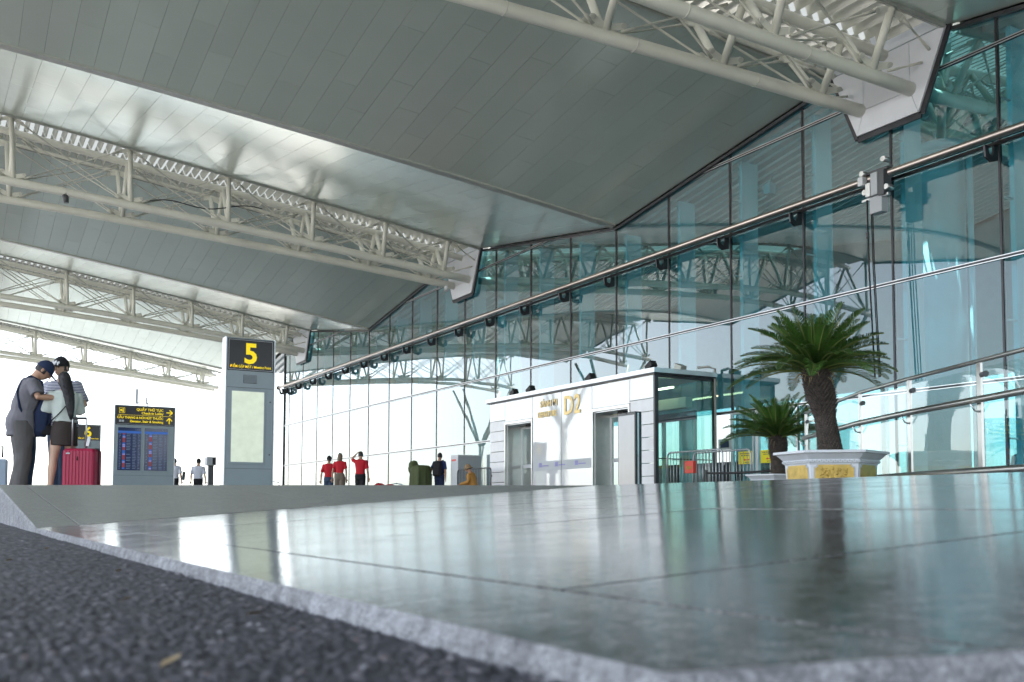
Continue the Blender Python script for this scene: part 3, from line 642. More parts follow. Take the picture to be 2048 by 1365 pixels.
# ================================================================== terminal front
bld = empty('terminal_building', (-26, FY, 0), label='long glass terminal front with dark mullions below the folded canopy', cat='building')
def bpart(mb, name, mat, parent=bld, fix=False):
    o = mb.build(name, mat, None, fix=fix); o.parent = parent; o.matrix_parent_inverse = Matrix.Translation(-Vector((-26, FY, 0))); return o
MX = [-(29.503 + 2.32823 * k) for k in range(-14, 11)]       # mullion lines, near to far
XEND = -53.62
ROWS = [0.03, 2.123, 4.299, 6.47, 8.166, 12.0]
def top_z(x):
    for (xv, xe) in HALF:
        a, b = min(xv, xe), max(xv, xe)
        if a <= x <= b: return soffit_z(xv, xe, x, FY)
    for t in T:
        if abs(x - t) <= HW: return ze(FY)
    return ze(FY)
BRK = sorted([v for v in V] + [t + HW for t in T] + [t - HW for t in T])
PORT = (-26.43, -18.385)
cols = MX + [XEND]
for i in range(len(cols) - 1):
    xa, xb = cols[i + 1] + .004, cols[i] - .004        # xa < xb
    for r_ in range(5):
        z0, z1 = ROWS[r_] + .004, ROWS[r_ + 1] - .004
        if r_ == 0 and xb > PORT[0] + .4 and xa < PORT[1] - .4: continue
        if r_ == 0 and i in (8, 9) and False: continue
        xs = [xa] + [b for b in BRK if xa < b < xb] + [xb]
        top = [(x, min(z1, top_z(x) - .03)) for x in reversed(xs)]
        if max(t[1] for t in top) <= z0 + .05: continue
        poly = [(xa, z0), (xb, z0)] + [(x, max(z, z0 + .001)) for x, z in top]
        cx, cz = (xa + xb) / 2, z0
        mm = Matrix.Translation((cx, FY + .03, cz)) @ FACE_Y
        o = MB().prism([(p[0] - cx, p[1] - cz) for p in poly], 0.0, 0.02).build('glass_pane', MAT['glass'], None, fix=True)
        o.matrix_world = mm; o.parent = bld; o.matrix_parent_inverse = Matrix.Translation(-Vector((-26, FY, 0)))
for i, x in enumerate(MX):
    zt = top_z(x) - .01
    if PORT[0] + .1 < x < PORT[1] - .1: zb = 3.0
    else: zb = 0.0
    bpart(MB().box(x - .020, x + .020, FY - .006, FY + .06, zb, zt), 'mullion', MAT['mullion'])
    o = bpart(MB().box(x - .05, x + .05, FY + .35, FY + .85, 0, zt - .15), 'fin', MAT['fin'])
    for z in (1.1, 3.2, 5.4, 7.2):
        bpart(MB().beam((x, FY + .09, z), (x, FY + .36, z), .03, .03), 'fin_bracket', MAT['alu'])
bpart(MB().box(XEND - .05, XEND + .02, FY - .05, FY + .10, 0, top_z(XEND) - .02), 'corner_post', MAT['mullion'])
segs = [(3.5, XEND)]
for zr in ROWS[1:3]:
    for (a, b) in (((3.5, PORT[1]), (PORT[0], XEND)) if zr < 3 else segs):
        for dz in (-.028, .028): bpart(MB().box(b, a, FY - .022, FY - .012, zr + dz - .008, zr + dz + .008), 'transom', MAT['alu'])
        bpart(MB().box(b, a, FY - .010, FY + .06, zr - .03, zr + .03), 'transom', MAT['mullion'])
bpart(MB().box(XEND, 3.5, FY - .040, FY + .06, 6.44, 6.50), 'transom', MAT['mullion']); bpart(MB().box(XEND, 3.5, FY - .06, FY - .042, 6.455, 6.485), 'transom', MAT['alu'])
# upper transom only where the roof leaves glass above it, and the dark edge that follows the ceiling
xs_ = np.linspace(3.4, XEND, 900); run = None
for x in list(xs_) + [-999]:
    ok = x > -900 and top_z(x) > 8.20
    if ok and run is None: run = x
    if not ok and run is not None:
        bpart(MB().box(last, run, FY - .022, FY - .012, 8.136, 8.150), 'transom', MAT['alu']); bpart(MB().box(last, run, FY - .022, FY - .012, 8.182, 8.196), 'transom', MAT['alu']); bpart(MB().box(last, run, FY - .010, FY + .06, 8.14, 8.19), 'transom', MAT['mullion']); run = None
    last = x
pr = sorted([x for x in BRK if x > XEND] + [XEND, 3.0], reverse=True)
for a, b in zip(pr[:-1], pr[1:]):
    if any(abs((a + b) / 2 - t) < HW - .01 for t in T): continue
    bpart(MB().beam((a, FY - .02, top_z(a - 1e-4) - .05), (b, FY - .02, top_z(b + 1e-4) - .05), .10, .07), 'edge_trim', MAT['mullion'])
for t in T[:3]:
    for poly in ([(-1.36, 8.86), (-.565, 8.86), (-.565, 7.91), (-.735, 7.43)][::-1], [(1.36, 8.86), (.565, 8.86), (.565, 7.91), (.735, 7.43)], [(-.555, 8.86), (.555, 8.86), (.555, 7.915), (-.555, 7.915)][::-1], [(-.555, 7.905), (.555, 7.905), (.73, 7.43), (-.73, 7.43)][::-1]):
        mm = Matrix.Translation((t, FY - .16, 0)) @ FACE_Y
        bpart(MB().prism(poly, -.08, .0, mm), 'collar_panel', MAT['collar'], fix=True)
    m = MB()
    for a, b in zip([(-1.40, 8.9), (-.76, 7.39), (.76, 7.39)], [(-.76, 7.39), (.76, 7.39), (1.40, 8.9)]): m.beam((t + a[0], FY - .09, a[1]), (t + b[0], FY - .09, b[1]), .14, .05, (0, 1, 0))
    bpart(m, 'collar_edge', MAT['mullion'])
for t in T[:3]:
    bpart(MB().box(t - HW - .02, t + HW + .02, FY - .14, FY - .05, 8.90, 9.55), 'closing_panel', MAT['collar'])
# the hall behind the glass
tag(MB().box(XEND, 12, FY + .12, 36, -.2, 0.0).build('hall_floor', MAT['infloor']), kind='structure')
rw = empty('hall_rear_wall'); tag(rw, kind='structure')
MB().box(XEND, 12, 36, 36.3, 0, .5).build('sill_wall', MAT['inwall'], rw); MB().box(XEND, 12, 36, 36.3, 5.2, 14.5).build('head_wall', MAT['inwall'], rw)
for k in range(15):  # rear windows added to let daylight brighten the hall
    xx = XEND + 4.66 * k; MB().box(xx, xx + .25, 36, 36.25, .5, 5.2).build('added_window_post', MAT['fin'], rw)
    if k < 14: MB().box(xx + .26, xx + 4.65, 36.1, 36.12, .51, 5.19).build('added_window_pane', MAT['added_glass'], rw)
tag(MB().box(XEND - .2, XEND - .02, FY + .12, 36, 0, 14).build('hall_end_wall', MAT['inwall']), kind='structure')
for t in T[:3]:
    c = empty('hall_column', (t - .5, 18.2, 0)); tag(c, {0: 'tall pale blue round column behind the glass right of the cycads', 1: 'pale round column behind the glass above the white entrance box', 2: 'pale round column behind the glass near the far end of the front'}[T.index(t)], 'column', 'columns inside the hall')
    MB().tube([(0, 0, 0), (0, 0, 7.35)], .47, 28).build('shaft', MAT['column'], c); MB().tube([(0, 0, 7.35), (0, 0, 7.42), (0, 0, 7.55)], [.47, .52, .52], 28).build('capital', MAT['column'], c)
    MB().tube([(.62, .1, 0), (.62, .1, 7.2)], .06, 10).build('downpipe', MAT['column'], c)
    for s in (-1, 1):
        for u in (-1, 1): MB().tube([(0, 0, 7.5), (s * .9 + .5, u * 1.6, 8.9)], .09, 10).build('strut', MAT['steel'], c)
# ---- window-cleaning rail with its brackets
rail = empty('cleaning_rail', (-26, 15.65, 6.33), label='long round steel rail along the terminal front on dark brackets', cat='rail')
def rpart(mb, name, mat, fix=False, parent=rail):
    o = mb.build(name, mat, None, fix=fix); o.parent = parent; o.matrix_parent_inverse = Matrix.Translation(-Vector((-26, 15.65, 6.33))); return o
rpart(MB().tube([(3.0, 15.65, 6.33), (-53.25, 15.65, 6.33)], .070, 18), 'pipe', MAT['pipe'])
rpart(MB().box(-53.2, 3, 15.93, 15.99, 6.27, 6.33), 'back_channel', MAT['mullion'])
cpoly = [(u * .74, v * .74) for u, v in [(0, .02), (0, -.42), (-.28, -.50), (-.46, -.40), (-.50, -.12), (-.36, -.12), (-.34, -.30), (-.22, -.34), (-.16, -.20), (-.16, .02)]]
bmsh = MB().prism(cpoly, -.018, .018, Matrix(((0, 0, 1, 0), (1, 0, 0, 0), (0, 1, 0, 0), (0, 0, 0, 1)))).mesh('bracket', MAT['mullion'])
for x in MX + [-53.3]:
    o = link('bracket', bmsh, rail, (x + .0 + 26, FY - .05 - 15.65, 6.33 - 6.33 - .0))
rpart(MB().tube([(-53.25, 15.65, 6.33), (-53.32, 15.65, 6.33)], .115, 14), 'end_stop', MAT['dgrey'])
tro = empty('cleaning_trolley', (-13.10, 15.6, 6.1), label='motorised trolley with grey motor box hanging on the steel rail', cat='trolley')
for (b, nm, mt) in (((-.13, .16, -.10, .09, -.52, -.20), 'motor_box', 'lgrey'), ((-.20, -.08, -.14, .02, -.18, .10), 'side_plate', 'stainless'), ((.10, .24, -.13, .10, -.22, .28), 'side_plate', 'dgrey'), ((-.06, .10, -.15, -.05, -.18, .26), 'front_plate', 'lgrey'), ((-.36, -.24, -.16, -.02, .08, .26), 'motor', 'white'), ((-.30, .24, -.02, .12, .30, .36), 'top_arm', 'dgrey'), ((-.34, .30, -.08, .0, -.24, -.18), 'cross_bar', 'stainless')):
    MB().bevel_box(*b, b=.012).build(nm, MAT[mt], tro)
for (x, z) in ((-.30, .33), (.22, .48), (-.24, -.06), (.28, -.08)):
    MB().tube([(x, -.12, z), (x, .06, z)], .055, 12).build('roller', MAT['stainless'], tro)
for k, (x, y) in enumerate(((-.20, -.08), (-.12, -.06), (-.07, -.08))):
    MB().tube([(x, y, -.22), (x + .015, y, -1.5), (x + .11, y, -3.72)], .011 if k else .016, 6).build('cable', MAT['blackrub'], tro)
MB().tube([(-.20, -.08, -.86), (-.20, -.08, -.98)], .03, 8).build('hook', MAT['dgrey'], tro)
wl2 = empty('wall_lamp', (-17.0, 16.55, 7.3), label='small grey box lamp on a bent arm behind the upper glass', cat='lamp')
MB().box(-.10, .10, -.1, .1, -.12, .12).build('lamp_box', MAT['lgrey'], wl2); MB().tube([(0, 0, .12), (.02, .1, .35), (-.06, .3, .45)], .02, 6).build('arm', MAT['lgrey'], wl2)
# ================================================================== entrance box D2
por = empty('entrance_box', (-22.4, 14.24, 0), label='white glazed entrance box with two doors and gold D2 lettering', cat='entrance')
PO = Vector((-22.4, 14.24, 0))
def pp_(mb, name, mat, parent=None, fix=False):
    o = mb.build(name, MAT[mat], None, fix=fix)
    o.parent = parent or por; o.matrix_parent_inverse = Matrix.Translation(-PO) if not parent else Matrix.Identity(4); return o
pp_(MB().box(-26.52, -18.28, 14.14, 16.03, 3.00, 3.105), 'roof_slab', 'alu'); pp_(MB().box(-26.50, -18.30, 14.16, 16.0, 2.965, 2.998), 'roof_edge', 'mullion')
FYP = 14.24
def panel(x0, x1, z0, z1, nm, mt, d=.05, y=FYP): return pp_(MB().box(x0 + .010, x1 - .010, y, y + d, z0 + .009, z1 - .009), nm, mt)
for (a, b) in ((-26.43, -25.50), (-19.36, -18.44)):
    panel(a, b, 2.42, 2.965, 'head_panel', 'white_glass')
    z = 0.0
    for k in range(8): panel(a, b, z, z + 2.42 / 8, 'tile', 'stone_tile'); z += 2.42 / 8
for (a, b) in ((-25.50, -23.92), (-20.97, -19.36)):
    panel(a, b, 2.36, 2.965, 'head_panel', 'white_glass')
    fr = pp_(MB().box(a, b, FYP - .02, FYP + .05, 2.29, 2.355), 'door_frame', 'stainless')
    pp_(MB().box(a, a + .05, FYP - .02, FYP + .05, 0, 2.29), 'door_frame', 'stainless'); pp_(MB().box(b - .05, b, FYP - .02, FYP + .05, 0, 2.29), 'door_frame', 'stainless')
    pp_(MB().box(a + .05, a + .07, FYP + .05, FYP + .62, 0, 2.29), 'reveal', 'stainless'); pp_(MB().box(b - .07, b - .05, FYP + .05, FYP + .62, 0, 2.29), 'reveal', 'stainless'); pp_(MB().box(a + .07, b - .07, FYP + .05, FYP + .62, 2.26, 2.29), 'reveal', 'alu')
    mid = (a + b) / 2
    for (c, d) in ((a + .07, mid), (mid, b - .07)):
        lf = pp_(MB().box(c + .05, d - .05, FYP + .54, FYP + .56, .08, 2.16), 'door_leaf', 'clear')
        for q in ((c, c + .05, .0, 2.22), (d - .05, d, .0, 2.22), (c + .05, d - .05, 2.16, 2.22), (c + .05, d - .05, 0.0, .08)):
            pp_(MB().box(q[0], q[1], FYP + .525, FYP + .575, q[2], q[3]), 'leaf_frame', 'alu', lf)
        pp_(MB().box(c + .10, d - .10, FYP + .528, FYP + .536, 1.02, 1.12), 'film_strip', 'white', lf)
    pp_(MB().box(mid - .12, mid + .12, FYP + .3, FYP + .45, 2.2, 2.26), 'sensor', 'blackrub')
for (a, b) in ((-23.92, -22.41), (-22.41, -20.97)):
    panel(a, b, 0.02, 2.965, 'glass_panel', 'white_glass')
    pp_(MB().box(a + .02, b - .02, FYP - .008, FYP - .004, .88, 1.13), 'frosted_band', 'lgrey')
for x in (-23.55, -22.72, -21.75):
    lg = pp_(MB().box(x, x + .14, FYP - .016, FYP - .010, .97, 1.09), 'band_logo', 'lilac'); pp_(MB().box(x + .17, x + .50, FYP - .016, FYP - .010, .99, 1.02), 'logo_line', 'lilac', lg)
ROT_Y, ROT_X = (R(90), 0, 0), (R(90), 0, R(90))
def ptext(nm, body, size, loc, bold=0.0, sx=1.0):
    o = text_obj(nm, body, size, loc, ROT_Y, MAT['gold'], None, 'LEFT', bold, .006, sx); o.parent = por; o.matrix_parent_inverse = Matrix.Translation(-PO)
ptext('lettering', 'SẢNH ĐI', .24, (-23.50, FYP - .014, 2.62), .004, .95)
ptext('lettering', 'DEPARTURE', .22, (-23.62, FYP - .014, 2.34), .004, .82)
ptext('lettering', 'D2', .70, (-22.30, FYP - .014, 2.33), .012, .95)
pp_(MB().box(-26.43, -26.40, 14.30, 16.0, 0, 2.96), 'side_wall', 'white_glass')
sg_ = pp_(MB().box(-18.42, -18.40, 14.34, 15.98, .05, 2.93), 'side_glass', 'green_glass')
for (y0, y1, z0, z1) in ((14.235, 14.335, 0, 2.96), (15.985, 16.03, 0, 2.96), (14.34, 15.98, 2.90, 2.96), (14.34, 15.98, 0, .05), (14.34, 15.98, 1.0, 1.02)):
    pp_(MB().box(-18.438, -18.380, y0, y1, z0, z1), 'side_frame', 'mullion', sg_)
pp_(MB().tube([(-18.33, 16.0, 0), (-18.33, 16.0, 3.2), (-18.33, 15.8, 3.24), (-18.6, 15.7, 3.24)], .03, 8), 'downpipe', 'trim')
pp_(MB().box(-26.4, -18.45, 15.2, 15.4, 2.25, 2.5), 'inner_beam', 'white'); pp_(MB().box(-21.4, -18.7, 15.0, 15.05, 2.72, 2.76), 'lamp_strip', 'lamp'); pp_(MB().box(-25.4, -22.6, 15.0, 15.05, 2.72, 2.76), 'lamp_strip', 'lamp'); pp_(MB().box(-21.5, -18.6, 15.6, 15.66, 2.0, 2.2), 'inner_sign', 'jeans')
for x in (-19.1, -20.3, -21.4, -23.2): pp_(MB().box(x - .03, x + .03, 15.95, 16.05, 0, 2.25), 'inner_post', 'white')
pp_(MB().box(-19.6, -18.9, 17.2, 17.26, 1.35, 1.62), 'inner_board', 'white'); pp_(MB().box(-19.5, -19.2, 17.18, 17.195, 1.40, 1.56), 'inner_board_mark', 'jeans'); pp_(MB().box(-25, -18.6, 18.2, 18.9, 0, 1.1), 'inner_counter', 'dgrey')
SPOT = []
for k, (x, y, lab) in enumerate(((-25.28, 14.45, 'black spotlight at the far left end of the entrance box roof'), (-24.33, 14.45, 'black spotlight above the left door of the entrance box'), (-21.30, 14.45, 'black spotlight above the gold D2 on the entrance box roof'), (-18.75, 14.45, 'black spotlight at the near front corner of the entrance box roof'), (-18.75, 15.25, 'tan floodlight on the side edge of the entrance box roof'))):
    s = empty('spotlight', (x, y, 3.105), label=lab, cat='spotlight', group='spotlights on the entrance roof')
    MB().bevel_box(-.13, .13, -.09, .09, .05, .20, b=.015, m=Matrix.Rotation(R(-28 if k < 4 else 20), 4, 'Y')).build('housing', MAT['blackrub' if k < 4 else 'trim'], s)
    MB().box(-.03, .03, -.05, .05, 0, .07).build('foot', MAT['dgrey'], s)
# ---- glass doors right of the box, with yellow notices
dr = empty('glass_door', (-16.8, 16.0, 0), label='glass double door with steel stiles right of the entrance box', cat='door')
for x, w in ((-17.76, .05), (-17.04, .045), (-16.92, .09), (-15.70, .05)): MB().box(x - w / 2 + 16.8, x + w / 2 + 16.8, -.02, .05, 0, 2.09).build('stile', MAT['alu'], dr)
for a, b in ((-17.735, -17.065), (-16.87, -15.73)):
    MB().box(a + 16.8, b + 16.8, .01, .03, .05, 2.05).build('door_leaf', MAT['clear'], dr); MB().box(a + 16.8, b + 16.8, -.01, .05, 2.05, 2.09).build('rail', MAT['alu'], dr)
for (xa, lab) in ((-17.52, 'yellow paper notice with red arrow on the left glass door'), (-16.80, 'yellow paper notice with red arrow on the right glass door, half behind the small cycad')):
    n = empty('door_notice', (xa, 15.985, .88), label=lab, cat='notice', group='yellow door notices')
    MB().box(0, .47, -.004, 0, 0, .29).build('sheet', MAT['yellow_paper'], n)
    arrow = [(.17, .095), (.22, .125), (.22, .105), (.40, .105), (.40, .085), (.22, .085), (.22, .065)]
    MB().prism(arrow, .005, .007, FACE_Y).build('arrow', MAT['red'], n, fix=True)
    m = MB()
    for j, z in enumerate((.23, .185)):
        x = .06 + .03 * j
        while x < .40: w = random.uniform(.02, .05); m.prism([(x, z), (x + w, z), (x + w, z + .022), (x, z + .022)], .005, .006, FACE_Y); x += w + .012
    m.prism([(.20, .03), (.36, .03), (.36, .045), (.20, .045)], .005, .006, FACE_Y); m.build('print', MAT['dgrey'], n, fix=True)
    n['label'] = lab
# ================================================================== signs
def front_box(mb, x, y0, y1, z0, z1, d=.004): return mb.box(x, x + d, y0, y1, z0, z1)
def kiosk(digit, loc, label):
    k = empty('meeting_point_sign', loc, label=label, cat='sign', group='numbered meeting point signs')
    W, H, D = .85, 2.88, .24
    MB().bevel_box(-D, 0, 0, W, 0, H, b=.012).build('body', MAT['kiosk'], k)
    for y0, y1 in ((-.022, -.001), (W + .001, W + .022)): MB().bevel_box(-D - .01, .012, y0, y1, 0, H + .01, b=.006).build('side_rail', MAT['kiosk_side'], k)
    MB().bevel_box(-.01, .012, .012, W - .012, 2.29, 2.86, b=.006).build('sign_panel', MAT['black'], k)
    fr = MB()
    for (a, b, c, d) in ((.03, W - .03, 2.305, 2.312), (.03, W - .03, 2.838, 2.845), (.03, .037, 2.312, 2.838), (W - .037, W - .03, 2.312, 2.838)): fr.box(.0122, .0142, a, b, c, d)
    fr.build('panel_border', MAT['lgrey'], k)
    text_obj('numeral', digit, .50, (.0135, W / 2, 2.435), ROT_X, MAT['yellow'], k, 'CENTER', .014, .0015)
    text_obj('caption', 'ĐIỂM GẶP MẶT / Meeting Point', .062, (.0135, W / 2, 2.345), ROT_X, MAT['yellow'], k, 'CENTER', .0012, .001, .88)
    gr = MB().bevel_box(0, .008, .30, .54, 2.07, 2.22, b=.003).build('speaker_grille', MAT['dgrey'], k)
    for j in range(7): MB().box(.0082, .012, .305, .535, 2.080 + j * .02, 2.090 + j * .02).build('grille_bar', MAT['kiosk'], gr)
    MB().box(.0005, .004, 0.01, W - .01, 1.985, 1.992).build('seam', MAT['dgrey'], k)
    MB().bevel_box(0, .010, .065, W - .145, .615, 1.955, b=.004).build('poster_frame', MAT['kiosk'], k)
    MB().box(.0102, .014, .10, W - .175, .66, 1.92).build('lightbox', MAT['lightbox'], k)
    for z in (1.75, .80): MB().tube([(0, W - .06, z), (.012, W - .06, z)], .014, 10).build('lock', MAT['dgrey'], k)
    MB().box(.0005, .003, 0.01, W - .01, .54, .546).build('seam', MAT['dgrey'], k)
    return k
kiosk('5', (-17.80, 4.29, 0), 'tall grey sign column with yellow 5 and blank lit poster panel')
kiosk('6', (-39.62, 4.13, 0), 'distant sign column with yellow 6, partly behind the red suitcase handle')
def flight_board(loc, label, cap=True):
    k = empty('flight_board', loc, label=label, cat='sign')
    W, H, D = 1.36, 2.27, .28
    MB().bevel_box(-D, 0, 0, W, 0, H, b=.012).build('body', MAT['kiosk'], k)
    for y0, y1 in ((-.02, -.001), (W + .001, W + .02)): MB().bevel_box(-D - .01, .01, y0, y1, 0, H + .008, b=.006).build('side_rail', MAT['kiosk_side'], k)
    MB().bevel_box(-.01, .012, .01, W - .01, 1.80, 2.25, b=.006).build('sign_panel', MAT['black'], k)
    Y = MAT['yellow']; x = .0135
    MB().box(.0125, .0145, .06, W - .06, 2.032, 2.038).build('divider', Y, k)
    MB().box(.0122, .0140, .04, W - .04, 1.815, 1.820).build('panel_border', MAT['lgrey'], k)
    text_obj('line', 'QUẦY THỦ TỤC', .082, (x, W - .27, 2.145), ROT_X, Y, k, 'RIGHT', .002, .001)
    text_obj('line', 'Check-in Lobby', .078, (x, W - .27, 2.065), ROT_X, Y, k, 'RIGHT', .002, .001)
    text_obj('line', 'CẦU THANG & NƠI HÚT THUỐC', .076, (x, W - .27, 1.950), ROT_X, Y, k, 'RIGHT', .002, .001, .92)
    text_obj('line', 'Elevator, Stair & Smoking', .074, (x, W - .27, 1.865), ROT_X, Y, k, 'RIGHT', .002, .001)
    def arrow(cy_, cz, ang):
        m = MB(); c, s = math.cos(ang), math.sin(ang)
        def st(a, b, w):
            a, b = Vector(a), Vector(b); n = (b - a).normalized(); n = Vector((-n.y, n.x)) * w / 2
            m.prism([(cy_ + c * p.x - s * p.y, cz + s * p.x + c * p.y) for p in (a - n, b - n, b + n, a + n)], x, x + .002, FACE_X)
        st((-.07, 0), (.055, 0), .024); st((.07, 0), (.0, .065), .024); st((.07, 0), (.0, -.065), .024)
        m.build('arrow', Y, k, fix=True)
    arrow(W - .13, 2.125, 0); arrow(W - .13, 1.925, R(90))
    ic = MB(); 
    for (a, b, c, d) in ((.09, .215, 2.075, 2.082), (.09, .215, 2.195, 2.202), (.09, .097, 2.082, 2.195), (.208, .215, 2.082, 2.195)): ic.box(x, x + .002, a, b, c, d)
    ic.build('pictogram_frame', Y, k)
    pe = MB().box(x, x + .002, .165, .185, 2.09, 2.16); pe.ell((x + .001, .175, 2.175), .001, .013, .013); pe.box(x, x + .002, .11, .165, 2.115, 2.125); pe.box(x, x + .002, .11, .155, 2.13, 2.165); pe.build('pictogram', Y, k)
    for j, a in enumerate((.09, .15)):
        MB().box(x, x + .0015, a, a + .05, 1.865, 1.915).build('pictogram', MAT['lgrey'], k)
    for s, (y0, y1) in enumerate(((.075, .595), (.675, 1.20))):
        MB().bevel_box(0, .006, y0 - .03, y1 + .03, .69, 1.765, b=.003).build('screen_bezel', MAT['kiosk'], k)
        sc = MB().box(.0062, .0085, y0, y1, .72, 1.735).build('screen', MAT['screen'], k)
        MB().box(.0087, .0092, y0, y1, 1.60, 1.655).build('heading_band', MAT['scr_blue'], sc)
        text_obj('clock', '13:50', .055, (.0092, y1 - .015, 1.672), ROT_X, MAT['scr_txt'], sc, 'RIGHT', 0, .0003)
        tx, rd_, ll, bl = MB(), MB(), MB(), MB(); z = 1.575; j = 0
        while z > .75:
            for (a, b) in ((.03, .075), (.19, .30), (.33, .42), (.45, .50)):
                if y0 + b < y1 and random.random() < .9: tx.box(.0087, .0091, y0 + a, y0 + b - random.uniform(0, .03), z, z + .012)
            blk = (rd_, rd_, ll, bl)[(j * 7 + s * 3 + (j // 4)) % 4]; blk.box(.0087, .0092, y0 + .105, y0 + .165, z - .008, z + .022)
            z -= .037; j += 1
        tx.build('timetable_text', MAT['scr_txt'], sc)['kind'] = 'stuff'
        for m, mt in ((rd_, 'scr_red'), (ll, 'scr_lil'), (bl, 'scr_blue')): m.build('airline_marks', MAT[mt], sc)['kind'] = 'stuff'
    MB().box(.0005, .003, .01, W - .01, .60, .606).build('seam', MAT['dgrey'], k)
    if cap:
        for y, h, w in ((.52, .36, .05), (.74, .17, .035)):
            an = MB().tube([(-.12, y, H), (-.12, y + .02, H + .10)], .01, 6).build('antenna_stalk', MAT['dgrey'], k)
            MB().bevel_box(-.14, -.10, y - w, y, H + .05, H + .05 + h, b=.006).build('antenna', MAT['lgrey'], an)
    return k
flight_board((-25.05, 3.46, 0), 'grey flight information board with two blue screens and yellow check-in directions')
flight_board((-65.0, 1.83, 0), 'distant black and yellow direction board at the left edge behind the man in grey', False)
# ---- advertising totem, barriers, cabinet, covered machine
to = empty('advertising_totem', (-17.85, 12.8, 0), label='slim black standing advertising screen in front of the right entrance door', cat='screen')
MB().bevel_box(0, .64, 0, .17, 0, 1.93, b=.012).build('casing', MAT['black'], to); MB().box(.03, .61, -.004, -.001, .36, 1.86).build('screen_glass', pm('grey_screen', (0.30, 0.30, 0.33), 0.12, var=0.05, coat=1.0), to)
MB().box(.02, .62, -.003, -.001, .10, .35).build('lower_panel', MAT['lgrey'], to); MB().box(.644, .648, .05, .09, .02, 1.90).build('edge_strip', MAT['kiosk_side'], to); MB().box(-.08, .55, -.22, .0, .20, .225).build('shelf', MAT['dgrey'], to)
MB().tube([(.32, -.006, 1.90), (.32, .0, 1.90)], .016, 10).build('camera_eye', MAT['blackrub'], to)
m = MB()
for (a, b, c) in ((.12, .20, .05), (.22, .26, .035), (.33, .24, .03), (.45, .27, .028), (.17, .28, .03)): m.ell((a, -.004, b), c, .002, c * .8)
m.build('lower_print', MAT['black'], to)
def barrier(loc, rz, L_, H, nbar, mat, label, group=None, cat='barrier'):
    b = empty('crowd_barrier', loc, rz, label=label, cat=cat, group=group)
    rr = .10; pts = [(0, 0, .08), (0, 0, H - rr)] + [(rr - rr * math.cos(t), 0, H - rr + rr * math.sin(t)) for t in (R(30), R(60), R(90))] + [(L_ - rr + rr * math.sin(t), 0, H - rr + rr * math.cos(t)) for t in (0, R(30), R(60), R(90))] + [(L_, 0, .08)]
    MB().tube(pts, .02, 10).build('frame', MAT[mat], b); MB().tube([(0, 0, .16), (L_, 0, .16)], .016, 8).build('lower_rail', MAT[mat], b)
    bar = MB().tube([(0, 0, .16), (0, 0, H)], .008, 6).mesh('bar', MAT[mat])
    for i in range(1, nbar): link('bar', bar, b, (L_ * i / nbar, 0, -.005))
    for x in (.22, L_ - .22): MB().tube([(x, -.28, .0), (x, -.25, .06), (x, .25, .06), (x, .28, 0)], .017, 8).build('foot', MAT[mat], b)
    for z in (.35, .75): MB().tube([(L_ + .02, 0, z), (L_ + .06, 0, z), (L_ + .06, 0, z + .06)], .01, 6).build('hook', MAT[mat], b)
    return b
b1 = barrier((-17.36, 13.78, 0), R(0), 1.78, 1.07, 17, 'galv', 'steel crowd barrier with red box sign before the entrance side glass', 'steel barriers')
MB().bevel_box(.72, 1.00, -.12, -.02, .60, .86, b=.008).build('sign_box', MAT['redbox'], b1); MB().box(.78, .94, -.124, -.121, .68, .75).build('sign_print', MAT['orange'], b1)
barrier((-17.1, 14.3, 0), R(0), 1.78, 1.07, 17, 'galv', 'second steel crowd barrier standing just behind the one with the red box', 'steel barriers')
barrier((-27.6, 13.75, 0), R(0), 2.15, 1.02, 22, 'dgrey', 'dark barred barrier left of the entrance box beside the man in ochre', 'dark barriers')
rp = empty('rope_barrier', (-15.4, 13.2, 0), label='low black belt barrier between the crowd barriers and the small cycad', cat='barrier')
for x in (0, 2.0): MB().tube([(x, 0, 0), (x, 0, .03), (x, 0, .04), (x, 0, .62)], [.14, .14, .025, .025], 12).build('post', MAT['dgrey'], rp)
MB().tube([(0, 0, .56), (.5, 0, .545), (1, 0, .54), (1.5, 0, .545), (2.0, 0, .56)], .022, 8).build('belt', MAT['blackrub'], rp)
cb = empty('cabinet', (-29.62, 14.5, 0), label='white and grey metal cabinet standing by the glass behind the man with backpack', cat='cabinet')
MB().bevel_box(0, .52, 0, .86, 0, 1.58, b=.01).build('casing', MAT['white'], cb); MB().box(.521, .528, .01, .85, .02, 1.55).build('side_panel', MAT['lgrey'], cb); MB().box(.03, .49, -.006, -.001, .1, 1.5).build('door', MAT['white'], cb); MB().box(.08, .40, -.010, -.007, 1.38, 1.44).build('red_label', MAT['redbox'], cb)
cb2 = empty('service_box', (-27.3, 14.6, 0), label='dark teal service box right of the white cabinet', cat='box')
MB().bevel_box(0, .5, 0, .6, 0, 1.5, b=.01).build('casing', pm('teal_box', (0.05, 0.12, 0.14), 0.4, var=.1), cb2); MB().box(.501, .508, .05, .55, .1, 1.45).build('door', pm('teal_door', (0.06, 0.15, 0.17), 0.4, var=.1), cb2)
